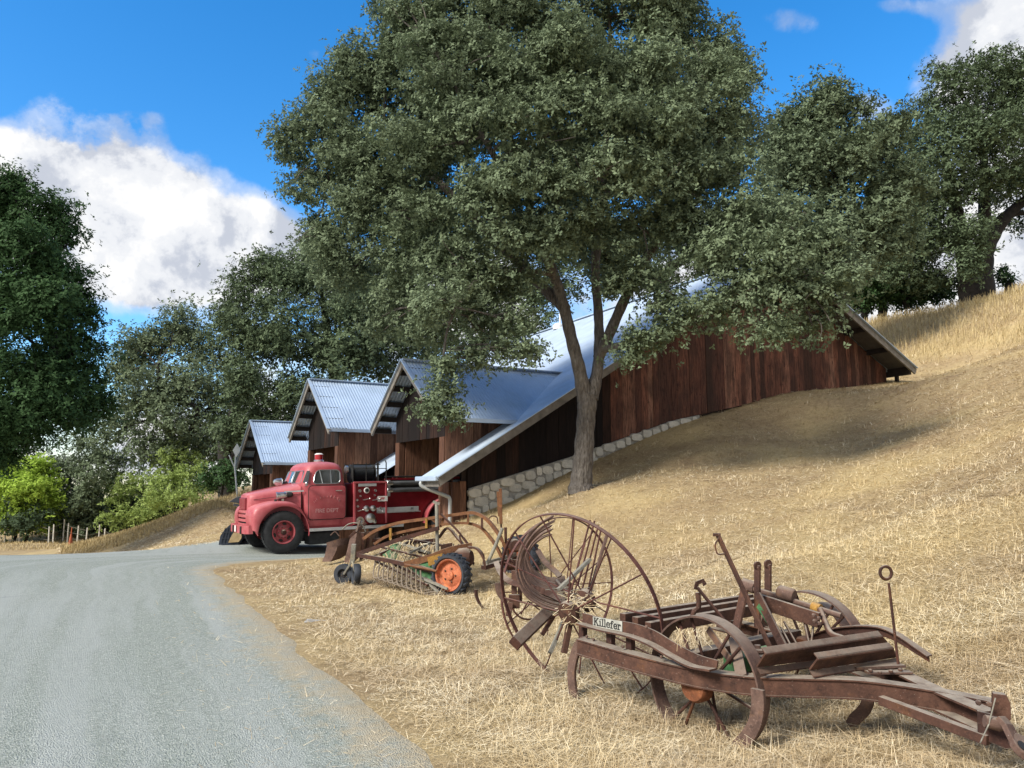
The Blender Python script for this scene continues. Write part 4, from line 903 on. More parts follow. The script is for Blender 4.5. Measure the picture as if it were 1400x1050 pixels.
# rear cross rails
for h, z in ((-.98, .64), (-.86, .63), (-.74, .61)):
    mb = MB(); mb.box(K(h, .35, z), (1.62, .055, .085), (L_, H_, UPZ)); kb(mb, 'cross_rail', 'rust', bevel=.005)
mb = MB(); mb.box(K(-.30, .05, .50), (1.30, .10, .07), (L_, H_, UPZ)); kb(mb, 'cross_beam', 'rust', bevel=.005)
mb = MB(); mb.box(K(-.12, -.12, .46), (.50, .13, .10), (L_, H_, UPZ)); kb(mb, 'wooden_block', 'green_paint', bevel=.008)
# wheels
def steel_wheel(c, l_out):
    o = bpy.data.objects.new('wheel', None); COL.objects.link(o); o.parent = plough; o.location = c - plough.location; o.empty_display_size = .2
    mb = MB(); flat_rim(mb, c, L_, .42, .115, .012, 52); mb.build('rim', M['rust_mauve'], o, smooth=40)
    mb = MB(); mb.lathe([(.02, -.15), (.085, -.15), (.10, -.125), (.10, -.06), (.07, -.05), (.055, 0), (.055, .12), (.0, .13)], c, L_, 24); mb.build('hub', M['drum_orange'], o, smooth=40)
    for k in range(12):
        a = 2 * math.pi * (k + .5 * (k % 2)) / 12; rd = H_ * math.cos(a) + UPZ * math.sin(a); off = L_ * (.035 if k % 2 else -.06)
        mb = MB(); mb.tube([c + off + rd * .05, c + rd * .412], .0105, 7); mb.build('spoke', M['rust_dark'], o, smooth=60)
    return o
hubA = PZ(966, 934, .355); hubA = K((hubA - A0).dot(H_), (hubA - A0).dot(L_), .355)
steel_wheel(hubA, -1)
hB = (hubA - A0).dot(H_); lB = (hubA - A0).dot(L_)
hubB = K(hB - .02, lB + 1.30, .40); steel_wheel(hubB, 1)
mb = MB(); mb.tube([hubA - L_ * .1, hubB + L_ * .1], .028, 10); kb(mb, 'axle', 'rust_dark', smooth=50)
# mudguard-like second rim band seen behind the roller
mb = MB(); pts = [KA(u, v, .92) for u, v in [(1092, 838), (1112, 826), (1132, 828), (1150, 846), (1164, 868)]]; mb.sweep(smooth_path(pts, 5), [(-.07, -.006), (.07, -.006), (.07, .006), (-.07, .006)]); kb(mb, 'curved_guard', 'rust_mauve')
# chisel teeth
def tooth(pts, w=.07, th=.022, name='chisel_tooth', mat='rust_mauve'):
    mb = MB(); sp = smooth_path(pts, 6); n = len(sp)
    rings = []
    for i, p in enumerate(sp):
        tg = (sp[min(i + 1, n - 1)] - sp[max(i - 1, 0)]).normalized(); nn = tg.cross(L_).normalized(); ww = w * (1 if i < n - 5 else 1 - .12 * (i - n + 5)) / 2; t2 = th / 2
        rings.append([p + L_ * t2 + nn * ww, p - L_ * t2 + nn * ww, p - L_ * t2 - nn * ww, p + L_ * t2 - nn * ww])
    mb.loft(rings); return kb(mb, name, mat, bevel=.003)
tooth([KA(u, v, -.73) for u, v in [(812, 884), (797, 878), (787, 892), (782, 915), (783, 940), (787, 960), (789, 968)]], .075, .024)
tooth([KA(u, v, -.62) for u, v in [(1036, 942), (1037, 965), (1033, 988), (1024, 1005), (1012, 1019), (1004, 1026)]], .085, .026)
tooth([KA(u, v, .02) for u, v in [(1186, 930), (1188, 950), (1183, 968), (1172, 980), (1160, 990)]], .07, .024)
# loose channels lying across the frame
def plate(px, l_w=.10, name='loose_channel', mat='rust'):
    mb = MB(); pts = [PZ(u, v, z) for u, v, z in px]; mb.prism(pts, V(0, 0, -.014)); return kb(mb, name, mat, bevel=.003)
def channel(a0, a1, b1, b0, zt, zb, name='loose_channel'):
    """tilted face plus lower lip; corners in pixels: top-left, top-right, bottom-right, bottom-left"""
    A, B = PZ(*a0, zt), PZ(*a1, zt); Cc, D = PZ(*b1, zb), PZ(*b0, zb); n = (B - A).cross(D - A).normalized()
    if n.y > 0: n = -n
    mb = MB(); mb.prism([A, B, Cc, D], -n * .012)
    mb.prism([D, Cc, Cc + n * .035 + V(0, 0, -.006), D + n * .035 + V(0, 0, -.006)], V(0, 0, -.008))
    mb.prism([A, B, B - n * .045, A - n * .045], V(0, 0, -.010)); return kb(mb, name, 'rust', bevel=.002)
channel((1047, 894), (1207, 870), (1222, 888), (1035, 913), .63, .53)
channel((1119, 901), (1222, 886), (1226, 899), (1107, 917), .60, .52)
mb = MB(); mb.bar(PZ(1165, 912, .50), PZ(1232, 909, .50), .09, .015); mb.bar(PZ(1185, 919, .49), PZ(1245, 919, .49), .06, .012); hp = kb(mb, 'hitch_plate', 'rust_mauve')
mb = MB()
for u, v in [(1190, 918), (1203, 921), (1218, 919), (1231, 917)]: mb.bolt(PZ(u, v, .50), UPZ, .013, .014)
kb(mb, 'rivets', 'rust', parent=hp)
# eye rod
ro = K(.62, .10, 0); rY = 4.78
mb = MB(); ra, rb2 = P(1228, 908, rY), P(1215, 797, rY); mb.tube([ra, P(1222, 855, rY), rb2], .0085, 8); mb.tube(ring_pts(P(1211, 783, rY), V(.15, -1, 0), .038, 24), .0095, 8, closed=True); kb(mb, 'eye_rod', 'rust_dark', smooth=50)
# tall lever with catch
mb = MB(); la, lb = P(1056, 892, 5.0), P(981, 731, 5.2); mb.bar(la, lb, .014, .045, up=V(.3, -1, 0)); lev = kb(mb, 'lever', 'rust', bevel=.003)
mb = MB(); mb.tube(smooth_path([P(983, 735, 5.19), P(978, 745, 5.17), P(981, 757, 5.16), P(990, 757, 5.16)], 4), .006, 6); mb.box(P(980, 731, 5.2), (.045, .03, .02)); kb(mb, 'lever_catch', 'rust', parent=lev)
mb = MB(); mb.bar(P(990, 848, 5.35), P(953, 803, 5.45), .014, .032, up=V(.3, -1, 0)); lv2 = kb(mb, 'lever', 'rust_dark', bevel=.003)
mb = MB(); mb.strap([P(951, 806, 5.45), P(953, 797, 5.45), P(961, 794, 5.45), P(964, 800, 5.45)], .03, .008, up=V(.3, -1, 0)); kb(mb, 'lever_catch', 'rust_dark', parent=lv2)
mb = MB(); mb.tube(smooth_path([P(946, 846, 5.5), P(949, 836, 5.5), P(955, 830, 5.5), P(955, 819, 5.5), P(954, 810, 5.5)], 4), .018, 8); kb(mb, 'bent_pin', 'rust', smooth=50)
# twin uprights, lift arms, roller shaft
for u0, u1, vt, vb, Y in ((1030, 1041, 773, 858, 5.55), (1044, 1056, 771, 850, 5.85)):
    mb = MB(); um = (u0 + u1) / 2; b0, t0_ = P(um, vb, Y), P(um, vt, Y); mb.bar(b0, t0_, .018, (u1 - u0) / F_PX * Y, up=V(.35, -1, 0))
    mb.lathe([((u1 - u0) / 2 / F_PX * Y, -.009), ((u1 - u0) / 2 / F_PX * Y, .009)], t0_, V(.35, -1, 0), 14); mb.bolt(t0_ + V(.003, -.012, -.02), V(.35, -1, 0), .018, .015); kb(mb, 'upright', 'rust', bevel=.003)
mb = MB(); mb.bar(P(1006, 862, 5.5), P(1018, 806, 5.55), .02, .075, up=V(.35, -1, 0)); kb(mb, 'lift_arm', 'rust', bevel=.003)
mb = MB(); mb.bar(P(1035, 812, 5.55), P(1074, 890, 5.15), .02, .06, up=V(.35, -1, 0)); la_ = kb(mb, 'lift_arm', 'rust', bevel=.003)
mb = MB(); mb.bar(P(1038, 828, 5.5), P(1060, 862, 5.3), .026, .035, up=V(.35, -1, 0)); kb(mb, 'lift_plate', 'green_paint', parent=la_)
mb = MB(); mb.tube([P(1020, 802, 5.85), P(1150, 842, 5.35)], .020, 10); mb.lathe([(.042, -.06), (.05, -.05), (.05, .05), (.042, .06)], P(1075, 812, 5.62), (P(1150, 842, 5.35) - P(1020, 802, 5.85)), 16); mb.lathe([(.045, -.05), (.045, .05)], P(1024, 801, 5.85), (P(1150, 842, 5.35) - P(1020, 802, 5.85)), 14); sh = kb(mb, 'lift_shaft', 'rust_mauve', smooth=40)
mb = MB(); mb.lathe([(.035, -.03), (.035, .03)], P(1116, 831, 5.48), (P(1150, 842, 5.35) - P(1020, 802, 5.85)), 14); kb(mb, 'shaft_collar', 'yellow_paint', parent=sh, smooth=40)
mb = MB(); mb.bar(P(1040, 822, 5.62), P(1120, 848, 5.3), .03, .10, up=V(.2, -.3, 1)); kb(mb, 'lift_beam', 'rust', bevel=.004)
mb = MB()
for u, v in [(1112, 841), (1118, 845), (1113, 849), (1119, 852)]: mb.bolt(P(u, v, 5.24), V(.3, -1, 0), .014, .02)
kb(mb, 'rivets', 'rust_mauve')
mb = MB(); mb.tube(smooth_path([P(1121, 833, 5.4), P(1128, 850, 5.3), P(1136, 866, 5.2), P(1150, 872, 5.1), P(1158, 875, 5.05)], 4), .020, 10); kb(mb, 'crank', 'rust', smooth=50)
for a, b, r in [((1072, 850, 5.4), (1092, 886, 5.2), .008), ((1100, 852, 5.4), (1108, 888, 5.2), .009), ((1112, 856, 5.4), (1108, 888, 5.2), .008), ((1068, 858, 5.4), (1086, 892, 5.1), .008), ((1058, 868, 5.35), (1078, 865, 5.35), .012)]:
    mb = MB(); mb.tube([P(*a), P(*b)], r, 7); kb(mb, 'brace_rod', 'rust_dark', smooth=60)
mb = MB(); mb.lathe([(.03, 0), (.05, .01), (.05, .025), (.02, .03), (.02, .05), (0, .05)], P(1036, 893, 5.05), UPZ, 14); kb(mb, 'washer_stack', 'rust_mauve', smooth=40)
mb = MB(); mb.box(P(1060, 893, 5.1), (.42, .16, .02), (L_, H_, UPZ)); mb.box(P(1095, 888, 5.15), (.12, .10, .03), (L_, H_, UPZ)); kb(mb, 'deck_plate', 'rust_dark')
mb = MB(); mb.bar(P(1003, 870, 5.2), P(1014, 925, 4.85), .012, .07, up=V(.5, -1, 0)); mb.bar(P(968, 860, 5.2), P(1000, 905, 5.0), .012, .045, up=V(.5, -1, 0)); kb(mb, 'strut', 'rust_mauve')
# hitch: end bracket, drop plate, clevis, lower brace
hY = 4.08
mb = MB(); hb = [P(1358, 948, hY), P(1376, 950, hY - .02), P(1382, 962, hY - .03), P(1383, 985, hY - .03), P(1372, 988, hY), P(1356, 985, hY)]; mb.prism(hb, V(.25, .6, 0).normalized() * .05); kb(mb, 'hitch_bracket', 'rust', bevel=.006)
mb = MB(); mb.prism([P(1336, 972, hY + .03), P(1362, 978, hY + .03), P(1392, 1022, hY - .05), P(1375, 1024, hY - .05), P(1337, 1008, hY + .03)], V(.3, .6, 0).normalized() * .02); kb(mb, 'drop_plate', 'rust_dark', bevel=.003)
mb = MB(); mb.sweep([P(1367, 981, hY - .06), P(1377, 992, hY - .09), P(1386, 1010, hY - .13), P(1402, 1032, hY - .17)], [(-.035, -.014), (.035, -.014), (.035, .014), (-.035, .014)], up=V(.5, -.6, .6)); mb.lathe([(.065, -.018), (.065, .018)], P(1399, 1022, hY - .15), V(.35, -.6, .7), 18); clv = kb(mb, 'clevis', 'rust_mauve', bevel=.004)
mb = MB(); mb.lathe([(.026, 0), (.026, .004), (0, .004)], P(1398, 1020, hY - .175), V(.35, -.6, .7), 14); kb(mb, 'clevis_hole', 'black_paint', parent=clv)
mb = MB(); mb.lathe([(.02, -.05), (.03, -.05), (.034, .02), (.02, .05)], P(1361, 989, hY - .06), V(1, -.2, -.2), 10); kb(mb, 'hitch_pin', 'rust_mauve', smooth=40)
mb = MB()
for u, v in [(1337, 960), (1352, 962)]: mb.bolt(P(u, v, hY - .04), V(-.3, -1, 0), .014, .02)
kb(mb, 'rivets', 'rust_mauve')
mb = MB(); mb.bar(P(1204, 957, 4.6), P(1352, 1012, hY), .05, .05); kb(mb, 'lower_brace', 'rust', bevel=.004)
mb = MB(); mb.tube([P(1361, 954, hY - .08), P(1352, 990, hY - .08), P(1340, 1016, hY - .08)], .003, 5); kb(mb, 'wire', 'grey_pipe')
mb = MB(); rr = random.Random(3)
for k in range(26):
    u = rr.uniform(922, 962); p = P(u, 866 + rr.uniform(-4, 6), 5.0 + rr.uniform(-.1, .1)); mb.tube([p, p + V(rr.uniform(-.03, .03), rr.uniform(-.03, .03), .02), p + V(rr.uniform(-.06, .06), -.02, -rr.uniform(.04, .09))], .0015, 4)
w_o = mb.build('caught_straw', M['straw'], plough); w_o['kind'] = 'stuff'

# ---------------------------------------------------------------- dump rake: two big spoked wheels and a bank of C-shaped tines
cA = P(787.6, 830, 6.0); cB = P(765, 803, 8.15)
rake = thing('dump_rake', 'rusty horse-drawn dump rake with two tall thin-spoked wheels and curled tines', 'hay rake', (cA.x, cA.y, 0))
def kr(mb, name, mat='rust_spoke', parent=None, **k): return mb.build(name, M[mat], parent or rake, **k)
nA = (CT * .74 - (CR * .947 + CU * .32) * .672).normalized(); nB = (CT * .80 + (CR * .90 + CU * .1) * .60).normalized()
def big_wheel(c, n, r, spokes, dish):
    o = bpy.data.objects.new('wheel', None); COL.objects.link(o); o.parent = rake; o.location = c - rake.location; o.empty_display_size = .3
    mb = MB(); flat_rim(mb, c, n, r, .032, .009, 72); mb.build('rim', M['rust_spoke'], o, smooth=40)
    mb = MB(); mb.lathe([(.03, -.16), (.085, -.15), (.09, -.10), (.05, -.08), (.05, .06), (.09, .08), (.085, .12), (.03, .13)], c, n, 20); mb.build('hub', M['rust'], o, smooth=40)
    rp = ring_pts(c, n, r - .008, spokes); hp_ = ring_pts(c, n, .08, spokes)
    for k in range(spokes):
        s_ = .10 if k % 2 else -.12
        mb = MB(); mb.tube([hp_[k] + n * s_, rp[k]], .0062, 6); mb.build('spoke', M['rust_spoke'], o, smooth=60)
    return o
big_wheel(cA, nA, .745, 14, .1); big_wheel(cB, nB, .72, 14, .1)
mb = MB(); mb.tube([cA, cB], .03, 10); mb.tube([cA + V(-.05, 0, .08), cB + V(-.05, 0, .08)], .022, 8); kr(mb, 'axle', 'rust_dark', smooth=50)
# tines
tn = [(785, 838), (765, 836), (740, 828), (718, 812), (707, 787), (708, 763), (718, 737), (735, 717), (757, 703)]
tf = [(772, 788), (758, 791), (742, 787), (729, 777), (723, 764), (724, 752), (731, 743), (741, 736), (752, 732)]
for k in range(24):
    f = (k / 23) ** .9; jr = random.Random(k + 50); jx, jz = jr.uniform(-.02, .02), jr.uniform(-.02, .02)
    pts = [P(*a, 6.15).lerp(P(*b, 7.9), f) + V(jx * i / 8, 0, jz * i / 8) for i, (a, b) in enumerate(zip(tn, tf))]
    mb = MB(); sp = smooth_path(pts, 5); mb.tube(sp, [.0095 if i < len(sp) - 8 else .0095 - .0006 * (i - len(sp) + 8) for i in range(len(sp))], 7); kr(mb, 'tine', 'rust_mauve', smooth=60)
mb = MB(); rr = random.Random(5)
for k in range(60):                                   # thin grey spring wires of the tine hinges
    p = P(rr.uniform(745, 790), rr.uniform(805, 838), rr.uniform(6.1, 7.4)); mb.tube([p, p + V(rr.uniform(.05, .2), rr.uniform(-.1, .1), rr.uniform(-.06, .06))], .003, 4)
kr(mb, 'tine_springs', 'grey_pipe')['kind'] = 'stuff'
# straight rods and boards standing up on the right
for (u0, v0), (u1, v1), Y, r in [((783, 800), (807, 711), 6.6, .008), ((790, 800), (813, 712), 6.7, .008), ((796, 806), (818, 718), 6.7, .008), ((803, 812), (822, 722), 6.8, .008), ((778, 815), (800, 742), 6.5, .007), ((770, 850), (800, 770), 6.4, .007)]:
    mb = MB(); mb.tube([P(u0, v0, Y), P(u1, v1, Y + .1)], r, 6); kr(mb, 'lift_rod', 'rust_spoke', smooth=60)
mb = MB(); mb.bar(P(801, 828, 6.2), P(830, 731, 6.35), .02, .035, up=V(.2, -1, 0)); kr(mb, 'lift_bar', 'rust_mauve', bevel=.003)
mb = MB(); mb.bar(P(764, 806, 6.0), P(806, 765, 6.25), .025, .045, up=V(.2, -1, 0)); kr(mb, 'lever', 'grey_pipe', bevel=.003)
mb = MB(); mb.bar(P(748, 838, 6.3), P(704, 880, 5.9), .09, .075, up=V(.2, -.8, .5)); kr(mb, 'shaft_timber', 'rust_dark', bevel=.006)
mb = MB(); mb.bar(P(781, 842, 6.05), P(771, 893, 6.0), .04, .05, up=V(.2, -1, 0)); kr(mb, 'leg', 'rust', bevel=.004)
mb = MB(); mb.bar(P(757, 842, 6.4), P(741, 868, 6.4), .03, .03, up=V(.2, -1, 0)); kr(mb, 'leg', 'rust_dark')
mb = MB(); mb.bar(P(774, 840, 6.3), P(752, 893, 6.1), .025, .03, up=V(.2, -1, 0)); kr(mb, 'leg', 'grey_pipe')
# seat spring and lower curved strap on the left, trip bracket
mb = MB(); mb.strap(smooth_path([P(678, 768, 7.4), P(684, 782, 7.2), P(697, 795, 7.0), P(722, 802, 6.8), P(752, 812, 6.6), P(772, 822, 6.4)], 5), .05, .012, up=V(0, -1, .3)); kr(mb, 'drawbar_strap', 'rust')
mb = MB(); mb.strap(smooth_path([P(735, 752, 7.6), P(745, 768, 7.5), P(758, 780, 7.4), P(766, 788, 7.3)], 5), .05, .012, up=V(0, -1, .3)); kr(mb, 'drawbar_strap', 'rust_mauve')
mb = MB(); mb.bar(P(703, 780, 7.2), P(703, 825, 7.1), .05, .03, up=V(0, -1, 0)); mb.bar(P(711, 795, 7.2), P(711, 822, 7.1), .04, .03, up=V(0, -1, 0)); mb.box(P(703, 822, 7.1), (.10, .06, .12)); mb.bar(P(698, 824, 7.05), P(695, 842, 7.0), .05, .03, up=V(0, -1, 0)); kr(mb, 'trip_bracket', 'rust', bevel=.004)
mb = MB(); mb.strap(smooth_path([P(680, 797, 7.1), P(682, 809, 7.1), P(688, 818, 7.1), P(694, 823, 7.1)], 4), .05, .014, up=V(0, -1, 0)); kr(mb, 'trip_hook', 'rust_mauve')
mb = MB(); mb.tube(ring_pts(P(722, 822, 7.3), V(.3, -1, .1), .16, 26, 150, 360), .009, 6); mb.tube([P(722, 822, 7.3), P(712, 840, 7.3)], .007, 6); mb.tube([P(722, 822, 7.3), P(738, 834, 7.3)], .007, 6); kr(mb, 'trip_wheel', 'rust_spoke', smooth=60)
mb = MB(); rr = random.Random(9)
for k in range(130):
    p = cA + V(rr.gauss(0, .05), rr.gauss(-.04, .04), rr.gauss(.0, .05)); mb.tube([p, p + V(rr.uniform(-.10, .10), rr.uniform(-.08, .02), rr.uniform(-.12, .06))], .0022, 4)
kr(mb, 'caught_straw', 'straw')['kind'] = 'stuff'

# ---------------------------------------------------------------- side delivery rake (middle distance)
RY_ = 11.9
side_rake = thing('side_delivery_rake', 'rusty side delivery rake with orange rubber-tyred wheels and green strippers', 'hay rake', tuple(on_ground(620, 812)))
def ks(mb, name, mat='rust', parent=None, **k): return mb.build(name, M[mat], parent or side_rake, **k)
def rubber_wheel(c, ax, r, w, rimmat='rim_orange', lugs=False, rr_=.74):
    ax = Vector(ax).normalized(); o = bpy.data.objects.new('wheel', None); COL.objects.link(o); o.parent = side_rake; o.location = c - side_rake.location; o.empty_display_size = .2
    ri = r * rr_; mb = MB(); mb.lathe([(ri, -w * .36), (ri * 1.08, -w * .5), (r * .93, -w * .5), (r, -w * .3), (r, w * .3), (r * .93, w * .5), (ri * 1.08, w * .5), (ri, w * .36)], c, ax, 40, closed=True)
    if lugs:
        for k in range(22):
            for sg in (-1, 1):
                a = 2 * math.pi * (k + .25 * sg) / 22; rp = ring_pts(c, ax, r * 1.0, 88); p = rp[int((k + .25 * sg + .5) * 4) % 88]; rd = (p - c).normalized(); tg = ax.cross(rd)
                mb.box(p + ax * (sg * w * .24), (.035, w * .42, .03), ((tg + ax * .5 * sg).normalized(), (ax - tg * .5 * sg).normalized(), rd))
    mb.build('tyre', M['tyre_blue'], o, smooth=35)
    mb = MB(); mb.lathe([(ri * 1.02, w * .34), (ri * .97, w * .42), (ri * .90, w * .36), (ri * .86, w * .12), (ri * .72, w * .05), (ri * .50, w * .16), (ri * .30, w * .18), (ri * .28, w * .30), (ri * .2, w * .34), (0, w * .34)], c, ax, 36, caps=False); mb.lathe([(ri * 1.02, -w * .34), (ri * .9, -w * .3), (ri * .8, -w * .05), (0, -w * .05)], c, ax, 36, caps=False)
    mb.mi = 1
    for k in range(5): p = ring_pts(c, ax, ri * .42, 5)[k]; mb.bolt(p + ax * w * .16, ax, r * .05, r * .06)
    mb.build('rim', [M[rimmat], M['rust']], o, smooth=40)
    return o
wax = V(-.50, -.86, 0)
rubber_wheel(P(617, 786, 11.5), wax, .30, .20, lugs=True, rr_=.78)
rubber_wheel(P(712, 762, 12.6), V(-.62, -.78, 0), .34, .20, lugs=True, rr_=.72)
for u, v, Y, ax in ((470, 785, 12.75, V(-.25, -.95, 0)), (487, 785, 12.5, V(-.92, -.38, .05))): rubber_wheel(P(u, v, Y), ax, .165, .10, 'tyre', rr_=.5)
# caster fork
mb = MB(); mb.bar(P(486, 783, 12.45), P(481, 765, 12.55), .03, .03, up=V(0, -1, 0)); mb.bar(P(470, 785, 12.7), P(482, 766, 12.6), .03, .03, up=V(0, -1, 0)); mb.bar(P(482, 768, 12.55), P(484, 744, 12.5), .07, .05, up=V(0, -1, 0)); ks(mb, 'caster_fork', 'grey_pipe', bevel=.004)
# arched double frame
def tub(px, r, name, mat='rust_orange', n=5): mb = MB(); mb.tube(smooth_path([P(*q) for q in px], n), r, 8); return ks(mb, name, mat, smooth=50)
def strp(px, w, th, name, mat='rust_orange', n=5): mb = MB(); mb.strap(smooth_path([P(*q) for q in px], n), w, th); return ks(mb, name, mat)
top_ = [(497, 737, 12.9), (515, 725, 12.8), (545, 715, 12.6), (585, 709, 12.4), (620, 704, 12.3), (645, 701, 12.2), (660, 706, 12.1), (672, 717, 12.0), (684, 734, 11.9), (692, 752, 11.9)]
bot_ = [(512, 744, 12.9), (530, 733, 12.8), (560, 725, 12.6), (600, 718, 12.4), (635, 715, 12.3), (655, 720, 12.15), (667, 731, 12.1), (678, 746, 12.0), (686, 762, 11.95)]
mb = MB(); mb.sweep(smooth_path([P(*q) for q in top_], 5), [(-.025, -.024), (.025, -.024), (.025, .024), (-.025, .024)]); ks(mb, 'arch_rail', 'rust_orange')
mb = MB(); mb.sweep(smooth_path([P(*q) for q in bot_], 5), [(-.022, -.02), (.022, -.02), (.022, .02), (-.022, .02)]); ks(mb, 'arch_rail', 'rust_orange')
for (a, b, m_) in [((534, 722, 12.65), (534, 738, 12.65), 'yellow_paint'), ((583, 709, 12.4), (583, 722, 12.4), 'yellow_paint'), ((640, 703, 12.2), (640, 716, 12.2), 'rust_orange'), ((659, 708, 12.1), (659, 722, 12.1), 'rust'), ((590, 709, 12.4), (603, 720, 12.4), 'rust_orange'), ((603, 720, 12.4), (607, 707, 12.4), 'rust_orange')]:
    mb = MB(); mb.bar(P(*a), P(*b), .035, .075, up=V(0, -1, 0)); ks(mb, 'arch_brace', m_)
# long V-shaped drawbar and lower frame
for px, w in [([(489, 757, 12.4), (545, 738, 12.1), (600, 722, 12.0)], .06), ([(489, 759, 12.4), (530, 766, 12.0), (575, 776, 11.7), (598, 783, 11.6)], .05), ([(520, 758, 12.6), (560, 742, 12.9), (600, 738, 13.0)], .05)]:
    mb = MB(); sp = [P(*q) for q in px]; mb.sweep(sp, [(-w / 2, -.03), (w / 2, -.03), (w / 2, .03), (-w / 2, .03)]); ks(mb, 'frame_bar', 'rust_dark')
strp([(553, 772, 11.8), (585, 763, 11.75), (615, 752, 11.8), (645, 746, 11.9)], .05, .09, 'gear_beam', 'rust_orange')
mb = MB(); mb.prism([P(584, 762, 11.68), P(605, 756, 11.68), P(605, 768, 11.68), P(586, 774, 11.68)], V(.1, .4, 0) * .05); ks(mb, 'adjuster_plate', 'yellow_paint')
tub([(553, 772, 11.7), (575, 776, 11.6), (597, 781, 11.5)], .018, 'stay', 'rust_orange')
# gear drum and arched arm by the wheel
mb = MB(); c = P(634, 763, 11.75); mb.lathe([(.0, -.14), (.10, -.13), (.15, -.06), (.15, .06), (.10, .13), (0, .14)], c, V(.9, -.3, .1), 22); ks(mb, 'gear_case', 'rust', smooth=40)
strp([(600, 735, 12.6), (612, 722, 12.4), (625, 735, 12.2), (636, 748, 12.0)], .04, .03, 'arm', 'rust')
strp([(640, 748, 11.7), (652, 750, 11.65), (660, 760, 11.6), (663, 774, 11.6)], .06, .03, 'arm', 'rust')
strp([(661, 776, 11.7), (680, 770, 12.0), (705, 762, 12.5)], .09, .06, 'rear_axle', 'rust_dark'); strp([(661, 770, 11.8), (690, 762, 12.2), (705, 757, 12.5)], .04, .04, 'rear_axle', 'grey_pipe')
tub([(666, 771, 11.7), (676, 749, 11.7), (687, 722, 11.7)], .026, 'control_rod', 'grey_pipe')
tub([(603, 703, 12.1), (625, 725, 12.0), (640, 745, 11.95)], .018, 'control_rod', 'rust_dark')
tub([(628, 732, 12.1), (632, 748, 12.0)], .014, 'control_rod', 'rust_dark'); tub([(634, 735, 12.1), (645, 750, 12.0)], .014, 'control_rod', 'rust_dark')
mb = MB(); mb.tube([P(597, 688, 12.1), P(598, 762, 12.0)], .028, 8); mb.bar(P(592, 686, 12.1), P(601, 689, 12.1), .05, .04); ks(mb, 'adjusting_post', 'grey_pipe', smooth=50)
# tall pair of flat uprights by the right wheel
mb = MB(); mb.bar(P(681, 672, 12.3), P(683, 706, 12.3), .05, .05, up=V(0, -1, 0)); mb.bar(P(684, 668, 12.25), P(685, 716, 12.25), .05, .05, up=V(0, -1, 0)); mb.bar(P(684, 693, 12.22), P(685, 716, 12.22), .05, .09, up=V(0, -1, 0)); ks(mb, 'upright_lever', 'rust_orange', bevel=.004)
tub([(685, 716, 12.25), (686, 730, 12.2)], .014, 'control_rod', 'rust_dark'); tub([(691, 721, 12), (692, 742, 12), (697, 770, 12)], .022, 'control_rod', 'rust_dark')
strp([(666, 712, 12.2), (672, 706, 12.2), (679, 707, 12.2), (681, 716, 12.2)], .03, .02, 'handle_loop', 'rust')
mb = MB(); mb.lathe([(.08, -.05), (.11, 0), (.08, .05)], P(704, 746, 12.3), V(.3, -1, .2), 14); mb.lathe([(.06, -.05), (.09, 0), (.06, .05)], P(696, 770, 12.2), V(.3, -1, .2), 14); mb.box(P(700, 772, 12.3), (.16, .10, .16)); ks(mb, 'gear_cluster', 'rust', smooth=40)
# reel: slanting cylinder of tine bars with green stripper sheets
E1 = [(515, 768, 12.3), (522, 748, 12.8), (548, 735, 13.1), (560, 752, 12.6), (540, 772, 12.0)]
E2 = [(585, 800, 11.5), (612, 770, 11.9), (640, 752, 12.4), (648, 770, 12.0), (612, 805, 11.4)]
rr = random.Random(6)
for i, (a, b) in enumerate(zip(E1, E2)):
    a, b = P(*a), P(*b); mb = MB(); mb.tube([a, b], .020, 8); bar_ = ks(mb, 'tine_bar', 'rust_dark', smooth=50)
    for k in range(20):
        p = a.lerp(b, (k + .5) / 20); dx = V(-.10, -.08, 0)
        mb = MB(); sp = smooth_path([p, p + V(-.05, -.05, -.08), p + V(-.05, -.06, -.20), p + V(.03, -.02, -.32 - rr.uniform(0, .03))], 4); mb.tube(sp, .0065, 5); mb.build('tine', M['tine'], bar_, smooth=60)
for k in range(11):                                        # long curved stripper wires along the lower front
    f = k / 10; a = P(513 + 62 * f, 766 + 14 * f, 12.2 - .6 * f); b = P(532 + 70 * f, 786 + 26 * f, 11.9 - .6 * f); m1 = a.lerp(b, .5) + V(-.10, -.10, -.14)
    mb = MB(); mb.tube(smooth_path([a, m1, b], 6), .012, 6); ks(mb, 'stripper_wire', 'tine', smooth=60)
for k in range(13):
    f = k / 12; a = P(560 + 80 * f, 742 + 2 * f, 12.9 - .2 * f); mb = MB(); mb.tube(smooth_path([a, a + V(.02, -.05, -.15), a + V(.10, -.12, -.32)], 4), .011, 6); ks(mb, 'stripper_wire', 'tine', smooth=60)
mb = MB(); mb.prism([P(521, 758, 12.6), P(536, 744, 12.75), P(550, 742, 12.75), P(540, 766, 12.5)], V(.05, .2, .02) * .1); ks(mb, 'stripper_sheet', 'green_paint')
mb = MB(); mb.prism([P(560, 776, 11.75), P(592, 765, 11.75), P(598, 795, 11.6), P(590, 802, 11.55), P(575, 788, 11.65)], V(.05, .2, .02) * .1); ks(mb, 'stripper_sheet', 'green_paint')
mb = MB(); mb.prism([P(602, 745, 12.3), P(618, 742, 12.3), P(618, 760, 12.3), P(604, 764, 12.3)], V(.05, .2, .02) * .1); ks(mb, 'stripper_sheet', 'rust')
for a, b in [((555, 770, 11.9), (600, 810, 11.4)), ((575, 790, 11.6), (612, 805, 11.3)), ((545, 742, 12.6), (588, 756, 12.3)), ((560, 756, 12.2), (588, 742, 12.6))]:
    mb = MB(); mb.bar(P(*a), P(*b), .03, .03); ks(mb, 'reel_brace', 'grey_pipe')
mb = MB(); rr = random.Random(12)
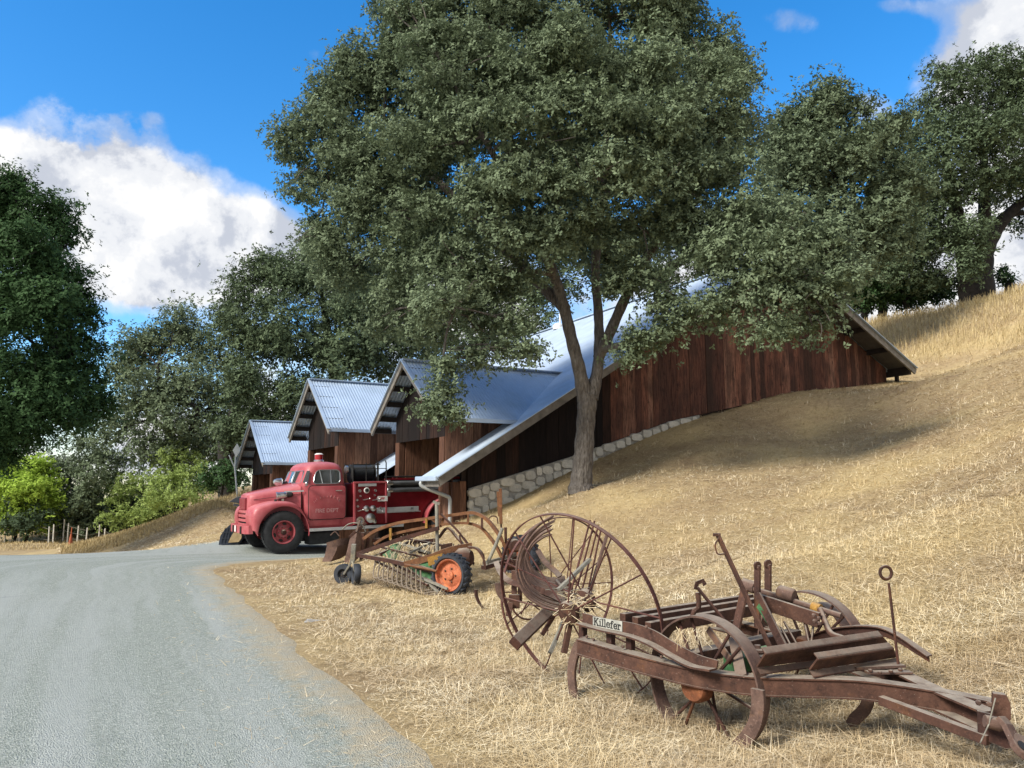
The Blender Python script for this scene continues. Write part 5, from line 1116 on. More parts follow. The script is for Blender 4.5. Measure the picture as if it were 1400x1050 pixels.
for k in range(140):
    p = P(rr.uniform(530, 600), rr.uniform(742, 772), rr.uniform(12.2, 12.8)); mb.tube([p, p + V(rr.uniform(-.12, .12), rr.uniform(-.1, .1), rr.uniform(-.12, .16))], .005, 4)
ks(mb, 'caught_straw', 'straw')['kind'] = 'stuff'

# ---------------------------------------------------------------- old mouldboard plough beyond the rake
pg_ = on_ground(470, 769)
plw = thing('mouldboard_plough', 'weathered purple-grey mouldboard plough lying between the hay rake and the fire engine', 'plough', tuple(pg_))
PYB = pg_.y
def kp(mb, name, mat='rust_mauve', **k): return mb.build(name, M[mat], plw, **k)
def blade(rows, name='mouldboard'):
    mb = MB(); rings = [smooth_path([P(u, v, PYB + d) for u, v, d in r], 5) for r in rows]; th = V(.01, .03, 0)
    n = len(rings[0]); mb.loft([r + [p + th for p in r[::-1]] for r in rings]); return kp(mb, name, smooth=50)
blade([[(440, 768, 0), (447, 752, -.1), (446, 742, -.15)], [(452, 768, -.15), (460, 752, -.15), (462, 737, -.1)], [(464, 764, -.05), (471, 750, 0), (476, 735, .05)], [(478, 756, .2), (480, 745, .2), (482, 736, .2)]])
blade([[(470, 769, -.3), (474, 755, -.35), (478, 737, -.3)], [(482, 770, -.4), (484, 752, -.4), (488, 728, -.3)], [(492, 760, -.2), (496, 745, -.2), (502, 727, -.1)], [(508, 750, .1), (510, 740, .1), (514, 727, .1)]])
for a, b, w in [((478, 735, .0), (500, 715, .2), .06), ((487, 728, -.2), (492, 712, 0), .04), ((470, 742, .1), (520, 738, .1), .07), ((494, 766, -.2), (496, 728, -.2), .07), ((502, 756, -.1), (504, 735, -.1), .05)]:
    mb = MB(); mb.bar(P(a[0], a[1], PYB + a[2]), P(b[0], b[1], PYB + b[2]), w, w, up=V(0, -1, 0)); kp(mb, 'plough_beam', 'rust_dark', bevel=.005)
mb = MB(); mb.tube(smooth_path([P(u, v, PYB) for u, v in [(468, 724), (476, 717), (486, 715), (496, 719), (500, 727)]], 5), .014, 6); kp(mb, 'curved_handle', 'grey_pipe', smooth=60)
mb = MB(); mb.tube(smooth_path([P(u, v, PYB + .2) for u, v in [(452, 732), (458, 727), (464, 733)]], 4), .012, 6); kp(mb, 'hook', 'rust_mauve')

# ---------------------------------------------------------------- lone tine stuck in the straw
tg_ = on_ground(662, 833)
ct_ = MB(); sp = smooth_path([P(u, v, tg_.y) for u, v in [(650, 806), (651, 815), (655, 824), (662, 833), (668, 838)]], 5)
ct_.loft([[p + V(.02 * (1 - i / len(sp)), 0, 0) + V(.012, 0, 0), p + V(0, -.015, 0), p - V(.02, 0, 0), p + V(0, .015, 0)] for i, p in enumerate(sp)])
o = ct_.build('curved_tine', M['rust_dark']); tag(o, 'single curved rusty tine sticking up out of the straw between the two rakes', 'tine')

# ---------------------------------------------------------------- loader bucket on the road edge, beyond the truck's nose
bg_ = on_ground(325, 746); BYk = bg_.y
M['bucket'] = m_plain('blue_black_bucket_paint', (.012, .018, .032), .45, .1, .4)
bk = thing('loader_bucket', 'dark blue-black slatted loader bucket on the gravel in front of the red fire engine', 'loader bucket', tuple(bg_))
sd = [(299, 744), (301, 733), (307, 724), (316, 716), (330, 714), (334, 720), (332, 736), (326, 744)]
def bucket_side(d):
    pts = [P(u, v, BYk) + V(.5 * d, .85 * d, 0) for u, v in sd]; return pts
s0, s1 = bucket_side(0), bucket_side(1.35)
mb = MB(); mb.prism(s0, V(.015, .025, 0)); mb.build('bucket_side', M['bucket'], bk)
mb = MB(); mb.prism(s1, V(.015, .025, 0)); mb.build('bucket_side', M['bucket'], bk)
mb = MB(); mb.loft([s0[:5], s1[:5]], caps=False, closed_ring=False); mb.build('bucket_back', M['bucket'], bk, smooth=50)
mb = MB(); mb.prism([s0[0], s0[-1], s1[-1], s1[0]], V(0, 0, -.02)); mb.build('bucket_floor', M['bucket'], bk)
for k in range(6):
    f = k / 5; a = s0[0].lerp(s0[5], .1 + .15 * f); mb = MB(); q0_ = P(303 + 4.6 * k, 742, BYk) + V(-.01, -.02, 0); q1_ = P(309 + 3.6 * k, 722 - k * .9, BYk) + V(-.01, -.02, 0); mb.bar(q0_, q1_, .018, .012, up=V(0, -1, 0)); mb.build('bucket_slat', M['black_steel'], bk)
for v in (728, 736):
    mb = MB(); mb.bar(P(303, v, BYk) + V(-.012, -.024, 0), P(330, v - 1, BYk) + V(-.012, -.024, 0), .018, .012, up=V(0, -1, 0)); mb.build('bucket_slat', M['black_steel'], bk)
mb = MB(); mb.prism(smooth_path([P(u, v, BYk - .05) for u, v in [(312, 742), (318, 730), (325, 724), (329, 727), (330, 735), (326, 741)]], 3), V(.01, .02, 0)); mb.build('hay_wad', M['ground'], bk)
# dark flat attachment showing past the grille
ag = on_ground(318, 722); AY = ag.y + .3
at_ = thing('front_loader', 'dark grey front loader partly hidden behind the red grille', 'loader', (P(330, 745, AY).x, AY, g1(P(330, 745, AY).x, AY)))
mb = MB(); mb.prism([P(313, 686, AY), P(322, 680, AY), P(345, 674, AY), P(347, 684, AY), P(326, 688, AY)], V(.3, .7, .02)); mb.build('arm_blade', M['black_steel'], at_, bevel=.01)
mb = MB(); mb.bar(P(320, 690, AY), P(346, 694, AY), .12, .06); mb.build('arm_bar', M['black_steel'], at_)
mb = MB(); mb.bar(P(343, 684, AY + .3), P(346, 748, AY + .3), .14, .14, up=V(0, -1, 0)); mb.build('arm_post', M['black_steel'], at_)

# ---------------------------------------------------------------- traffic cone, fence, sign
cg = on_ground(96, 748); CY = cg.y
cone = thing('traffic_cone', 'slim faded orange traffic cone standing where the gravel road meets the dry field', 'traffic cone', tuple(cg))
M['cone'] = m_plain('faded_orange_plastic', (.36, .085, .03), .6)
sc_ = CY / F_PX
mb = MB(); mb.lathe([(3.2 * sc_, .03), (1.0 * sc_, 17 * sc_), (.7 * sc_, 17.2 * sc_), (0, 17.3 * sc_)], cg, UPZ, 18); mb.build('cone_body', M['cone'], cone, smooth=40)
mb = MB(); mb.box(cg + V(0, 0, .02), (7 * sc_, 7 * sc_, .04)); mb.build('cone_base', M['black_paint'], cone, bevel=.01)
mb = MB(); mb.tube([cg + V(0, 0, 15 * sc_), cg + V(.01, 0, 26 * sc_)], .02, 7); mb.build('marker_stick', M['cone'], cone)
M['post'] = m_plain('pale_weathered_post', (.55, .53, .48), .85, 0, .25, 8)
posts = [(19, 734, 722), (55, 735, 716), (84, 729, 713), (103, 725, 709), (116, 725, 711), (128, 730, 717), (78, 733, 720), (145, 727, 712), (152, 725, 715), (165, 722, 718), (38, 733, 722), (97, 738, 718)]
fence = thing('wire_fence', 'wire fence on pale thin posts across the dry field beyond the road', 'fence', tuple(P(60, 738, 45) * 1))
fence.location.z = g1(fence.location.x, fence.location.y)
ptop = []
for u, vb, vt in sorted(posts):
    Yp = 44 + (u % 7) * .4; x = (u - 700) / F_PX * Yp * 1.0; zb = g1(x, Yp); h = (vb - vt) / F_PX * Yp + .45
    mb = MB(); mb.tube([V(x, Yp, zb - .2), V(x + (u % 3 - 1) * .03, Yp, zb + h)], [.042, .036], 7); mb.build('fence_post', M['post'], fence, smooth=50); ptop.append(V(x, Yp, zb + h))
for f in (.25, .55, .85):
    mb = MB(); mb.tube([V(p.x, p.y - .05, g1(p.x, p.y) + (p.z - g1(p.x, p.y)) * f) for p in ptop], .008, 4); mb.build('fence_wire', M['grey_pipe'], fence)
SY = 33.0; sg_ = P(326, 668, SY); sg_.z = g1(sg_.x, sg_.y)
sign = thing('diamond_sign', 'pale diamond-shaped sign seen from behind on a leaning post left of the barn', 'sign', tuple(sg_))
mb = MB(); mb.prism([P(u, v, SY) for u, v in [(324, 606), (329, 615), (323, 625), (318, 616)]], V(0, .03, 0)); mb.build('sign_board', M['downspout'], sign)
mb = MB(); mb.tube([sg_ - V(0, 0, .3), P(321, 640, SY + .05), P(323, 612, SY + .05)], .035, 7); mb.build('sign_post', M['downspout'], sign)
mb = MB(); mb.tube([P(321, 640, SY + .05), P(313, 622, SY + .06)], .025, 6); mb.build('sign_brace', M['downspout'], sign)
# pale scrap of paper in the straw
o = MB(); pp = on_ground(428, 854); o.add([pp + V(-.11, 0, .03), pp + V(.10, .03, .035), pp + V(.12, .12, .03), pp + V(-.09, .10, .05), pp + V(-.10, .0, .022), pp + V(.11, .03, .027), pp + V(.13, .12, .022), pp + V(-.08, .10, .042)], [(0, 1, 2, 3), (7, 6, 5, 4), (0, 4, 5, 1), (1, 5, 6, 2), (2, 6, 7, 3), (3, 7, 4, 0)]); o = o.build('paper_scrap', M['concrete']); tag(o, 'small pale scrap lying flat in the straw beside the road bend', 'litter')
# ================================================================== trees and shrubs
def m_leaf(name, c, var=.35, trans=.24, rough=.72):
    t = NT(name); r_ = t.island(); n = t.noise(t.mapping(), .55, 3, .5)
    lo = tuple(x * (1 - var) for x in c); hi = (min(1, c[0] * (1 + var * 1.25)), min(1, c[1] * (1 + var * 1.1)), min(1, c[2] * (1 + var)))
    col = t.ramp(r_, [(0, lo), (.6, c), (1, hi)]); col = t.mix(t.ramp(n, [(.35, .35), (.6, 0)]), col, tuple(x * .72 for x in c))
    m = t.set(col, rough, 0, .14)
    tr = t.new('ShaderNodeBsdfTranslucent'); t.l(col, tr.inputs[0]); mx = t.new('ShaderNodeMixShader'); mx.inputs[0].default_value = trans
    t.l(t.b.outputs[0], mx.inputs[1]); t.l(tr.outputs[0], mx.inputs[2]); t.l(mx.outputs[0], t.out.inputs[0]); return m
M['leaf_oak'] = m_leaf('grey_green_oak_leaves', (.176, .226, .134), .26)
M['leaf_live'] = m_leaf('dark_live_oak_leaves', (.108, .148, .080), .22, .15)
M['leaf_grey'] = m_leaf('grey_oak_leaves', (.148, .192, .112), .22, .18)
M['leaf_dark'] = m_leaf('deep_green_leaves', (.050, .100, .036), .22, .15)
M['leaf_yellow'] = m_leaf('yellow_green_leaves', (.40, .56, .09), .22, .35)
M['leaf_light'] = m_leaf('light_green_leaves', (.32, .42, .13), .22, .35)
M['leaf_hedge'] = m_leaf('dark_hedge_leaves', (.075, .11, .06), .22, .2)
t = NT('oak_bark'); v = t.mapping((1, 1, .28)); n = t.noise(v, 16, 6, .7, .4); vo = t.voronoi(v, 28)
col = t.ramp(n, [(.3, (.07, .060, .052)), (.55, (.155, .138, .122)), (.78, (.25, .23, .205))]); col = t.mix(t.ramp(vo, [(.0, .55), (.35, 0)]), col, (.05, .042, .036))
t.bump(t.math('ADD', n, vo), 1.0, .03); M['bark'] = t.set(col, .92, 0, .15)
M['bark_dark'] = m_plain('backlit_bark', (.020, .017, .015), .95, 0, .5, 5)  # near black: backlit shade put into the bark colour

def leaf_quads(cent, nrm, size, rs, asp=.48, outward=.55, tuft=7):
    """rosettes of leaves: every tuft centre carries `tuft` leaves fanning out round its outward/upward axis"""
    ax = nrm * outward + rs.normal(size=(len(cent), 3)) * .26 + np.array([0, 0, .40]); ax /= np.linalg.norm(ax, axis=1)[:, None] + 1e-9
    idx = np.repeat(np.arange(len(cent)), tuft); ax = ax[idx]; c = cent[idx]; n = len(idx)
    r = rs.normal(size=(n, 3)); r -= ax * (r * ax).sum(1)[:, None]; r /= np.linalg.norm(r, axis=1)[:, None] + 1e-9
    a = r + ax * rs.uniform(-.25, .75, n)[:, None]; a /= np.linalg.norm(a, axis=1)[:, None]
    nn = ax - a * (a * ax).sum(1)[:, None] + rs.normal(size=(n, 3)) * .22; nn /= np.linalg.norm(nn, axis=1)[:, None] + 1e-9
    b = np.cross(nn, a); b /= np.linalg.norm(b, axis=1)[:, None] + 1e-9
    L = (size * rs.uniform(.65, 1.3, (n, 1))); w = L * asp * rs.uniform(.8, 1.2, (n, 1)); fold = nn * (L * .10); p0 = c + r * (L * .12) + rs.normal(size=(n, 3)) * size * .25; m = p0 + a * L * .55
    return np.stack([p0, m + b * w * .5 + fold, p0 + a * L, m - b * w * .5 + fold], 1).reshape(-1, 3)
def bez(p0, p1, p2, n): return [p0 * (1 - t) ** 2 + p1 * 2 * t * (1 - t) + p2 * t * t for t in [i / n for i in range(n + 1)]]
def tree(name, label, cat, base, limbs, lobes, leaf, nleaf, mat, bark='bark', seed=1, group=None, per=46, spread=0.22, twigs=5, shell=.5, droop=0, asp=.48):
    """limbs: list of (points, radii); lobes: (centre, radii(3))"""
    rs = np.random.RandomState(seed); rd = random.Random(seed)
    o = thing(name, label, cat, tuple(base), group=group)
    lpts = []
    if limbs:
        mb = MB()
        for pts, rr in limbs:
            sp = smooth_path(pts, 6); n = len(sp); rad = list(np.interp(np.linspace(0, 1, n), np.linspace(0, 1, len(rr)), rr))
            rad = [r * (1 + .05 * math.sin(i * 1.7 + seed)) for i, r in enumerate(rad)]
            mb.tube(sp, rad, 12 if rad[0] > .1 else 8); lpts += [(p, r) for p, r in zip(sp, rad)][len(sp) // 3:]
        vol = np.array([l[1][0] * l[1][1] * l[1][2] for l in lobes]) ** .67; nb = nleaf / per; share = vol / vol.sum() * nb
        tw = MB()
        for (c, r) in lobes:
            c = Vector(c); p, pr = min(lpts, key=lambda q: (q[0] - c).length + .25 * max(0, q[0].z - c.z)); mid = (p + c) / 2 + V(rd.uniform(-.25, .25), rd.uniform(-.25, .25), rd.uniform(.05, .35)) * (p - c).length * .5
            bp = bez(p, mid, c, 7); r0 = min(pr * .7, .03 + .022 * (p - c).length); mb.tube(bp, list(np.linspace(r0, .018, 8)), 7)
            for k in range(twigs):
                d = V(rd.gauss(0, 1), rd.gauss(0, 1), rd.gauss(.25, .9)).normalized(); e = c + V(d.x * r[0], d.y * r[1], d.z * r[2]) * .85; s = bp[rd.randint(3, 7)]
                mb.tube(bez(s, (s + e) / 2 + V(rd.uniform(-.2, .2), rd.uniform(-.2, .2), rd.uniform(-.1, .25)), e, 5), list(np.linspace(.022, .007, 6)), 5)
        mb.build('trunk', M[bark], o, smooth=70)
    # billows: every lobe carries smaller clumps on its surface, with gaps between them
    sub = []
    for c, r in lobes:
        sub.append((tuple(c), (r[0] * .58, r[1] * .58, r[2] * .58)))
        for k in range(7):
            d = V(rd.gauss(0, 1), rd.gauss(0, 1), rd.gauss(.15, 1)).normalized(); g = rd.uniform(.30, .50); f = rd.uniform(.55, .85)
            sub.append(((c[0] + d.x * r[0] * f, c[1] + d.y * r[1] * f, c[2] + d.z * r[2] * f), (r[0] * g, r[1] * g, r[2] * g)))
    lobes = sub
    vol = np.array([(l[1][0] * l[1][1] * l[1][2]) ** .68 for l in lobes]); cnt = np.maximum(2, (vol / vol.sum() * nleaf / per)).astype(int)
    C_, N_, S_ = [], [], []
    for (c, r), m in zip(lobes, cnt):
        d = rs.normal(size=(m, 3)); d[:, 2] += .35; d /= np.linalg.norm(d, axis=1)[:, None]; rad = np.where(rs.uniform(0, 1, m) < shell, rs.uniform(.78, 1.05, m), rs.uniform(0, 1, m) ** .45)[:, None]
        cc = np.array(c) + d * rad * np.array(r)
        k = np.maximum(1, (per * rs.uniform(.5, 1.5, m) / 7)).astype(int); idx = np.repeat(np.arange(m), k)
        sp = spread * rs.uniform(.6, 1.35, m)[idx][:, None]; g = rs.normal(size=(len(idx), 3)) * sp * np.array([1, 1, .72])
        g[:, 2] -= droop * np.abs(g[:, 0])
        C_.append(cc[idx] + g); nd = d[idx] * .6 + g / (np.linalg.norm(g, axis=1)[:, None] + 1e-6) * .7; N_.append(nd)
    Cc, Nn = np.concatenate(C_), np.concatenate(N_)
    Nn /= np.linalg.norm(Nn, axis=1)[:, None] + 1e-9
    np_quads('crown', leaf_quads(Cc, Nn, leaf, rs, asp), M[mat], o)
    return o
def lob(lst, Y, px):
    """pixel lobes -> world: (u, v, dY, ru, rv[, depth radius])"""
    out = []
    for q in lst:
        u, v, dy, ru, rv = q[:5]; y = Y + dy; s = y / F_PX; out.append((tuple(P(u, v, y)), (ru * s, (q[5] if len(q) > 5 else (ru + rv) / 2 * s), rv * s)))
    return out

# ---- the big valley oak in front of the barn
YO = 16.7
def q(u, v, dy=0): return P(u, v, YO + dy)
ob = on_ground(795, 668)
trunkw = 16.7 / F_PX
limbs = [([q(794, 676), q(795, 655), q(798, 620), q(801, 575), q(804, 540)], [.31, .235, .212, .20, .215]),
         ([q(800, 548), q(792, 505, -.1), q(781, 462, -.2), q(771, 420, -.3), q(757, 375, -.5), q(738, 330, -.8), q(722, 270, -.8), q(715, 190, -.5), q(705, 100, 0)], [.18, .145, .135, .128, .12, .105, .09, .07, .04]),
         ([q(808, 545), q(817, 505, .1), q(819, 465, .1), q(818, 428, .2), q(814, 360, .3), q(822, 280, .3), q(830, 180, .3), q(835, 80, .3), q(830, -30, .3)], [.165, .122, .113, .106, .105, .09, .075, .055, .03]),
         ([q(818, 490, .1), q(836, 450, -.2), q(856, 405, -.5), q(885, 350, -.8), q(920, 300, -1), q(965, 240, -.8), q(990, 180, -.4)], [.13, .12, .11, .10, .085, .06, .03]),
         ([q(770, 420, -.3), q(735, 385, .1), q(690, 340, .4), q(640, 290, .6), q(590, 240, .5), q(530, 200, .3), q(470, 190, .2)], [.13, .125, .11, .10, .085, .06, .03]),
         ([q(822, 478, 0), q(860, 470, -.5), q(910, 452, -1.0), q(965, 420, -1.5), q(1030, 380, -2.0), q(1100, 350, -2.3)], [.10, .09, .085, .07, .055, .03]),
         ([q(757, 375, -.5), q(700, 370, -1.0), q(650, 385, -1.3), q(615, 440, -1.5), q(605, 500, -1.5), q(600, 550, -1.5)], [.06, .05, .04, .03, .02, .01]),
         ([q(822, 280, .3), q(860, 220, 1.0), q(900, 150, 1.4), q(930, 70, 1.5)], [.08, .07, .055, .03]),
         ([q(722, 270, -.8), q(680, 220, -1.6), q(640, 150, -1.8), q(600, 80, -1.5)], [.08, .065, .05, .025])]
L0 = [(492, 96, .2, 46, 36), (455, 118, .2, 30, 26), (590, 62, -1.3, 52, 40), (600, 115, -1.6, 52, 36), (600, 418, -1.9, 46, 28), (560, 20, -.6, 40, 34), (405, 195, .3, 36, 42), (450, 165, .2, 60, 55), (475, 240, .3, 75, 60), (420, 255, .5, 36, 36), (530, 130, .2, 75, 60), (560, 60, .2, 60, 50), (545, 210, -.8, 80, 60), (490, 310, .4, 75, 50), (440, 330, .8, 45, 40), (470, 375, .8, 55, 35),
      (560, 300, -.6, 70, 50), (560, 370, 0, 70, 45), (530, 425, .6, 55, 35), (610, 30, .2, 70, 55), (640, 110, -1.2, 80, 65), (620, 200, -1.5, 80, 55), (640, 280, -1.5, 75, 45), (630, 350, -1.2, 70, 42), (615, 410, -1.0, 62, 36),
      (690, 20, 0, 85, 60), (720, 100, -1.6, 80, 60), (710, 180, -2.0, 80, 55), (730, 255, -2.0, 80, 45), (700, 320, -1.6, 70, 40), (700, 385, -1.0, 60, 34), (655, 445, -.6, 40, 20), (590, 452, 0, 44, 20),
      (770, 10, 0, 80, 60), (800, 90, -1.8, 80, 60), (800, 170, -2.2, 80, 55), (820, 245, -2.2, 80, 45), (790, 310, -1.8, 70, 40), (850, 20, 0, 80, 60), (880, 95, -1.5, 80, 60), (890, 175, -1.9, 80, 55), (900, 250, -2.0, 75, 45),
      (880, 315, -1.6, 70, 40), (930, 30, .2, 60, 50), (955, 95, -.4, 62, 55), (985, 70, .2, 40, 40), (975, 165, -1.0, 65, 50), (1010, 110, .2, 30, 36), (1010, 180, .2, 42, 42), (970, 240, -1.4, 70, 45), (955, 310, -1.6, 65, 40),
      (640, -50, 0, 90, 55), (760, -70, 0, 100, 60), (880, -50, 0, 85, 50), (720, 60, 2.2, 90, 80), (850, 120, 2.4, 90, 80), (620, 160, 2.2, 90, 80), (540, 270, 2.2, 80, 70), (920, 230, 2.2, 85, 70), (780, 240, 2.4, 90, 70), (680, 300, 2.0, 80, 60), (830, 340, 1.8, 80, 50),
      (520, 20, 0, 26, 28), (545, 70, -.2, 40, 40)]
L1 = [(1020, 290, -1.8, 55, 36), (1075, 300, -2.2, 45, 28), (1060, 345, -2.4, 75, 42), (1130, 345, -2.4, 48, 36), (990, 360, -2.0, 60, 38), (1060, 400, -2.5, 75, 38), (1125, 400, -2.5, 50, 36), (1165, 365, -2.3, 26, 22), (985, 425, -2.0, 50, 26), (1050, 450, -2.4, 55, 24), (1110, 445, -2.4, 34, 24), (920, 420, -1.4, 50, 30),
      (880, 385, -1.2, 55, 30), (900, 462, -1.3, 40, 16), (860, 480, -1.0, 30, 16), (930, 448, -1.4, 34, 16)]
L2 = [(610, 500, -1.5, 17, 12), (602, 535, -1.5, 19, 14), (590, 562, -1.5, 10, 10), (614, 566, -1.5, 9, 8), (655, 490, -1.4, 15, 7), (690, 480, -1.4, 13, 6), (722, 480, -1.3, 9, 8), (700, 440, -1.2, 30, 14)]
tree('valley_oak', 'broad grey-green oak standing in the straw right in front of the barn gable', 'tree', ob, limbs, lob(L0 + L1 + L2, YO, 0), .078, 800000, 'leaf_oak', seed=3, per=91, spread=.17, shell=.85, twigs=4, asp=.52)

# ---- trees behind and beside (each with its own crown and trunk)
def simple_tree(name, label, u0, vb, Y, lobes, leaf, nleaf, mat, seed, trunks=None, group=None, tw=.28, **k):
    b = P(u0, vb, Y); b.z = g1(b.x, b.y) if vb is not None else b.z
    limbs = []
    top = lobes[len(lobes) // 2]
    for pts, rr in (trunks or [([(u0, vb, 0), (u0 + 6, (vb + top[1]) / 2, 0), (top[0], top[1], top[2])], [tw, tw * .7, tw * .25])]):
        w = [P(u, v, Y + d) for u, v, d in pts]
        if pts[0][1] >= vb - 1: w[0].z = min(w[0].z, g1(w[0].x, w[0].y)) - .1
        limbs.append((w, rr))
    return tree(name, label, 'tree', b, limbs, lob(lobes, Y, 0), leaf, nleaf, mat, 'bark_dark', seed, group, **k)
simple_tree('oak_tree', 'tall bushy oak behind the right slope of the barn roof, beside the big oak', 1150, 430, 31, [(1095, 190, 0, 45, 50), (1125, 150, 0, 48, 40), (1075, 250, 0, 50, 50), (1140, 230, -1, 60, 60), (1190, 210, 0, 45, 45), (1215, 240, 0, 35, 35), (1160, 290, -1, 70, 50), (1210, 300, 0, 45, 45), (1110, 320, 0, 60, 45), (1175, 350, 0, 60, 40), (1130, 120, 0, 22, 22), (1105, 380, 1, 60, 40), (1165, 160, 0, 30, 26), (1225, 335, 0, 30, 30), (1068, 215, 0, 36, 40), (1058, 285, 0, 36, 40), (1212, 185, 0, 34, 34), (1238, 265, 0, 34, 40), (1085, 165, 0, 30, 34)], .155, 120000, 'leaf_grey', 21, per=40, spread=0.32)
simple_tree('live_oak', 'wide dome-topped dark oak with thick leaning trunk at the top of the grassy hill', 1335, 396, 40, [(1250, 190, 0, 40, 36), (1300, 140, 0, 60, 45), (1360, 125, 0, 65, 45), (1240, 240, 0, 45, 40), (1410, 150, 0, 50, 50), (1300, 200, -2, 70, 45), (1370, 195, -2, 70, 45), (1270, 270, -1, 60, 40), (1420, 220, 0, 50, 45), (1330, 260, -1.5, 60, 35), (1245, 315, 0, 48, 36), (1290, 330, -1, 45, 32), (1390, 260, 0, 50, 30), (1330, 320, -2, 36, 30), (1410, 300, 1, 34, 22), (1230, 370, 1, 40, 26), (1280, 385, 1, 30, 20), (1320, 360, -2, 24, 30), (1290, 100, 0, 24, 14), (1340, 88, 0, 30, 12), (1390, 95, 0, 24, 14)], .17, 115000, 'leaf_live', 22,
            trunks=[([(1335, 398, 0), (1340, 360, 0), (1350, 330, 0), (1372, 300, 0), (1410, 265, 0)], [.85, .62, .50, .34, .18]), ([(1330, 398, 0), (1322, 355, 0), (1312, 310, 0), (1300, 250, 0), (1290, 200, 0)], [.7, .5, .36, .26, .12]), ([(1352, 335, 0), (1346, 290, 0), (1345, 230, 0), (1340, 170, 0)], [.36, .3, .2, .1]), ([(1372, 300, 0), (1390, 292, 0), (1420, 290, 0)], [.2, .14, .06])], per=36, spread=0.40, shell=.7)
simple_tree('live_oak', 'low dark oak with several thin trunks in the gap between barn roof and hilltop', 1205, 426, 44, [(1160, 370, 0, 40, 34), (1190, 340, 0, 50, 36), (1235, 345, 0, 45, 34), (1170, 405, 0, 26, 16), (1255, 385, 0, 34, 22), (1215, 385, 0, 30, 20), (1275, 400, 1, 24, 14), (1140, 400, 0, 20, 16), (1200, 402, 0, 40, 20), (1250, 408, 1, 34, 14), (1225, 365, 0, 40, 26), (1180, 418, 0, 26, 12), (1290, 400, 0, 26, 16)], .19, 52000, 'leaf_dark', 23,
            trunks=[([(1205, 428, 0), (1207, 400, 0), (1212, 360, 0)], [.26, .2, .1]), ([(1180, 430, 0), (1183, 405, 0), (1190, 370, 0)], [.2, .16, .08]), ([(1240, 422, 0), (1235, 400, 0), (1225, 375, 0)], [.18, .14, .07]), ([(1168, 432, 0), (1165, 400, 0)], [.16, .08])], per=34, spread=0.36)
simple_tree('shrub', 'small dark rounded shrub beside the thick trunk on the hilltop', 1374, 395, 41, [(1368, 378, 0, 14, 14), (1380, 386, 0, 10, 9)], .16, 1500, 'leaf_dark', 24, per=30, spread=0.18)
# behind the barn, left half
simple_tree('oak_tree', 'tall dense grey oak behind the three gables, left of the big oak', 470, 640, 43, [(330, 420, 0, 36, 44), (360, 380, 0, 45, 35), (400, 400, -2, 50, 45), (345, 470, -2, 50, 50), (410, 460, -3, 60, 50), (470, 430, -2, 60, 55), (440, 370, 0, 50, 40), (500, 380, 0, 60, 45), (540, 440, -2, 60, 50), (350, 540, -3, 45, 45), (400, 530, -3, 50, 40), (470, 500, -3, 60, 40), (330, 590, -2, 36, 40), (520, 500, -2, 50, 36), (380, 585, -3, 40, 30), (440, 350, 1, 40, 30)], .185, 130000, 'leaf_live', 25, per=38, spread=0.40, tw=.5,
            trunks=[([(312, 690, -1), (310, 650, -1), (308, 610, -1), (320, 560, -1), (340, 500, -1)], [.55, .42, .38, .26, .12]), ([(470, 640, 0), (465, 560, 0), (450, 470, 0), (440, 400, 0)], [.5, .4, .3, .12]), ([(310, 640, -1), (325, 600, -1), (350, 560, -1)], [.25, .2, .1])])
simple_tree('oak_tree', 'pale grey oak with open crown and twisted bare branches left of the barn', 245, 700, 50, [(255, 440, 0, 36, 26), (225, 465, 0, 36, 28), (275, 475, 0, 36, 30), (190, 480, 0, 36, 28), (170, 510, 0, 30, 30), (220, 520, -2, 45, 32), (265, 530, -2, 42, 34), (300, 545, 0, 32, 30), (185, 560, -2, 42, 34), (240, 575, -3, 45, 30), (285, 595, -1, 34, 28), (200, 610, -2, 40, 26), (255, 625, -2, 36, 24), (160, 590, -1, 30, 30), (305, 500, 0, 24, 24)], .195, 70000, 'leaf_grey', 26, per=36, spread=.55,
            trunks=[([(245, 702, 0), (243, 650, 0), (232, 590, -1), (222, 540, -2), (215, 500, -2)], [.5, .4, .3, .2, .08]), ([(240, 640, 0), (262, 590, -2), (270, 560, -3), (250, 545, -3), (268, 520, -3)], [.28, .22, .16, .12, .06]), ([(232, 590, -1), (205, 570, -2), (190, 545, -2.5)], [.2, .14, .07])])
simple_tree('oak_tree', 'dark oak filling the space behind the middle of the barn roof, above the ridge', 640, 520, 47, [(590, 420, 0, 60, 50), (650, 400, 0, 60, 60), (710, 400, 0, 60, 50), (760, 380, 0, 60, 50), (600, 480, -2, 60, 40), (670, 460, -2, 60, 40), (730, 440, -2, 50, 36), (570, 350, 0, 60, 60), (680, 330, 0, 70, 60), (790, 330, 0, 60, 60)], .20, 64000, 'leaf_live', 27, per=36, spread=0.40, tw=.5)
simple_tree('oak_tree', 'dark oak behind the high end of the barn ridge', 900, 440, 42, [(850, 340, 0, 60, 50), (910, 330, 0, 60, 50), (970, 320, 0, 60, 50), (1030, 320, 0, 60, 50), (900, 390, -1, 60, 34), (980, 380, -1, 60, 30), (1060, 370, 0, 50, 36)], .20, 32000, 'leaf_live', 28, per=36, spread=0.40, tw=.45)
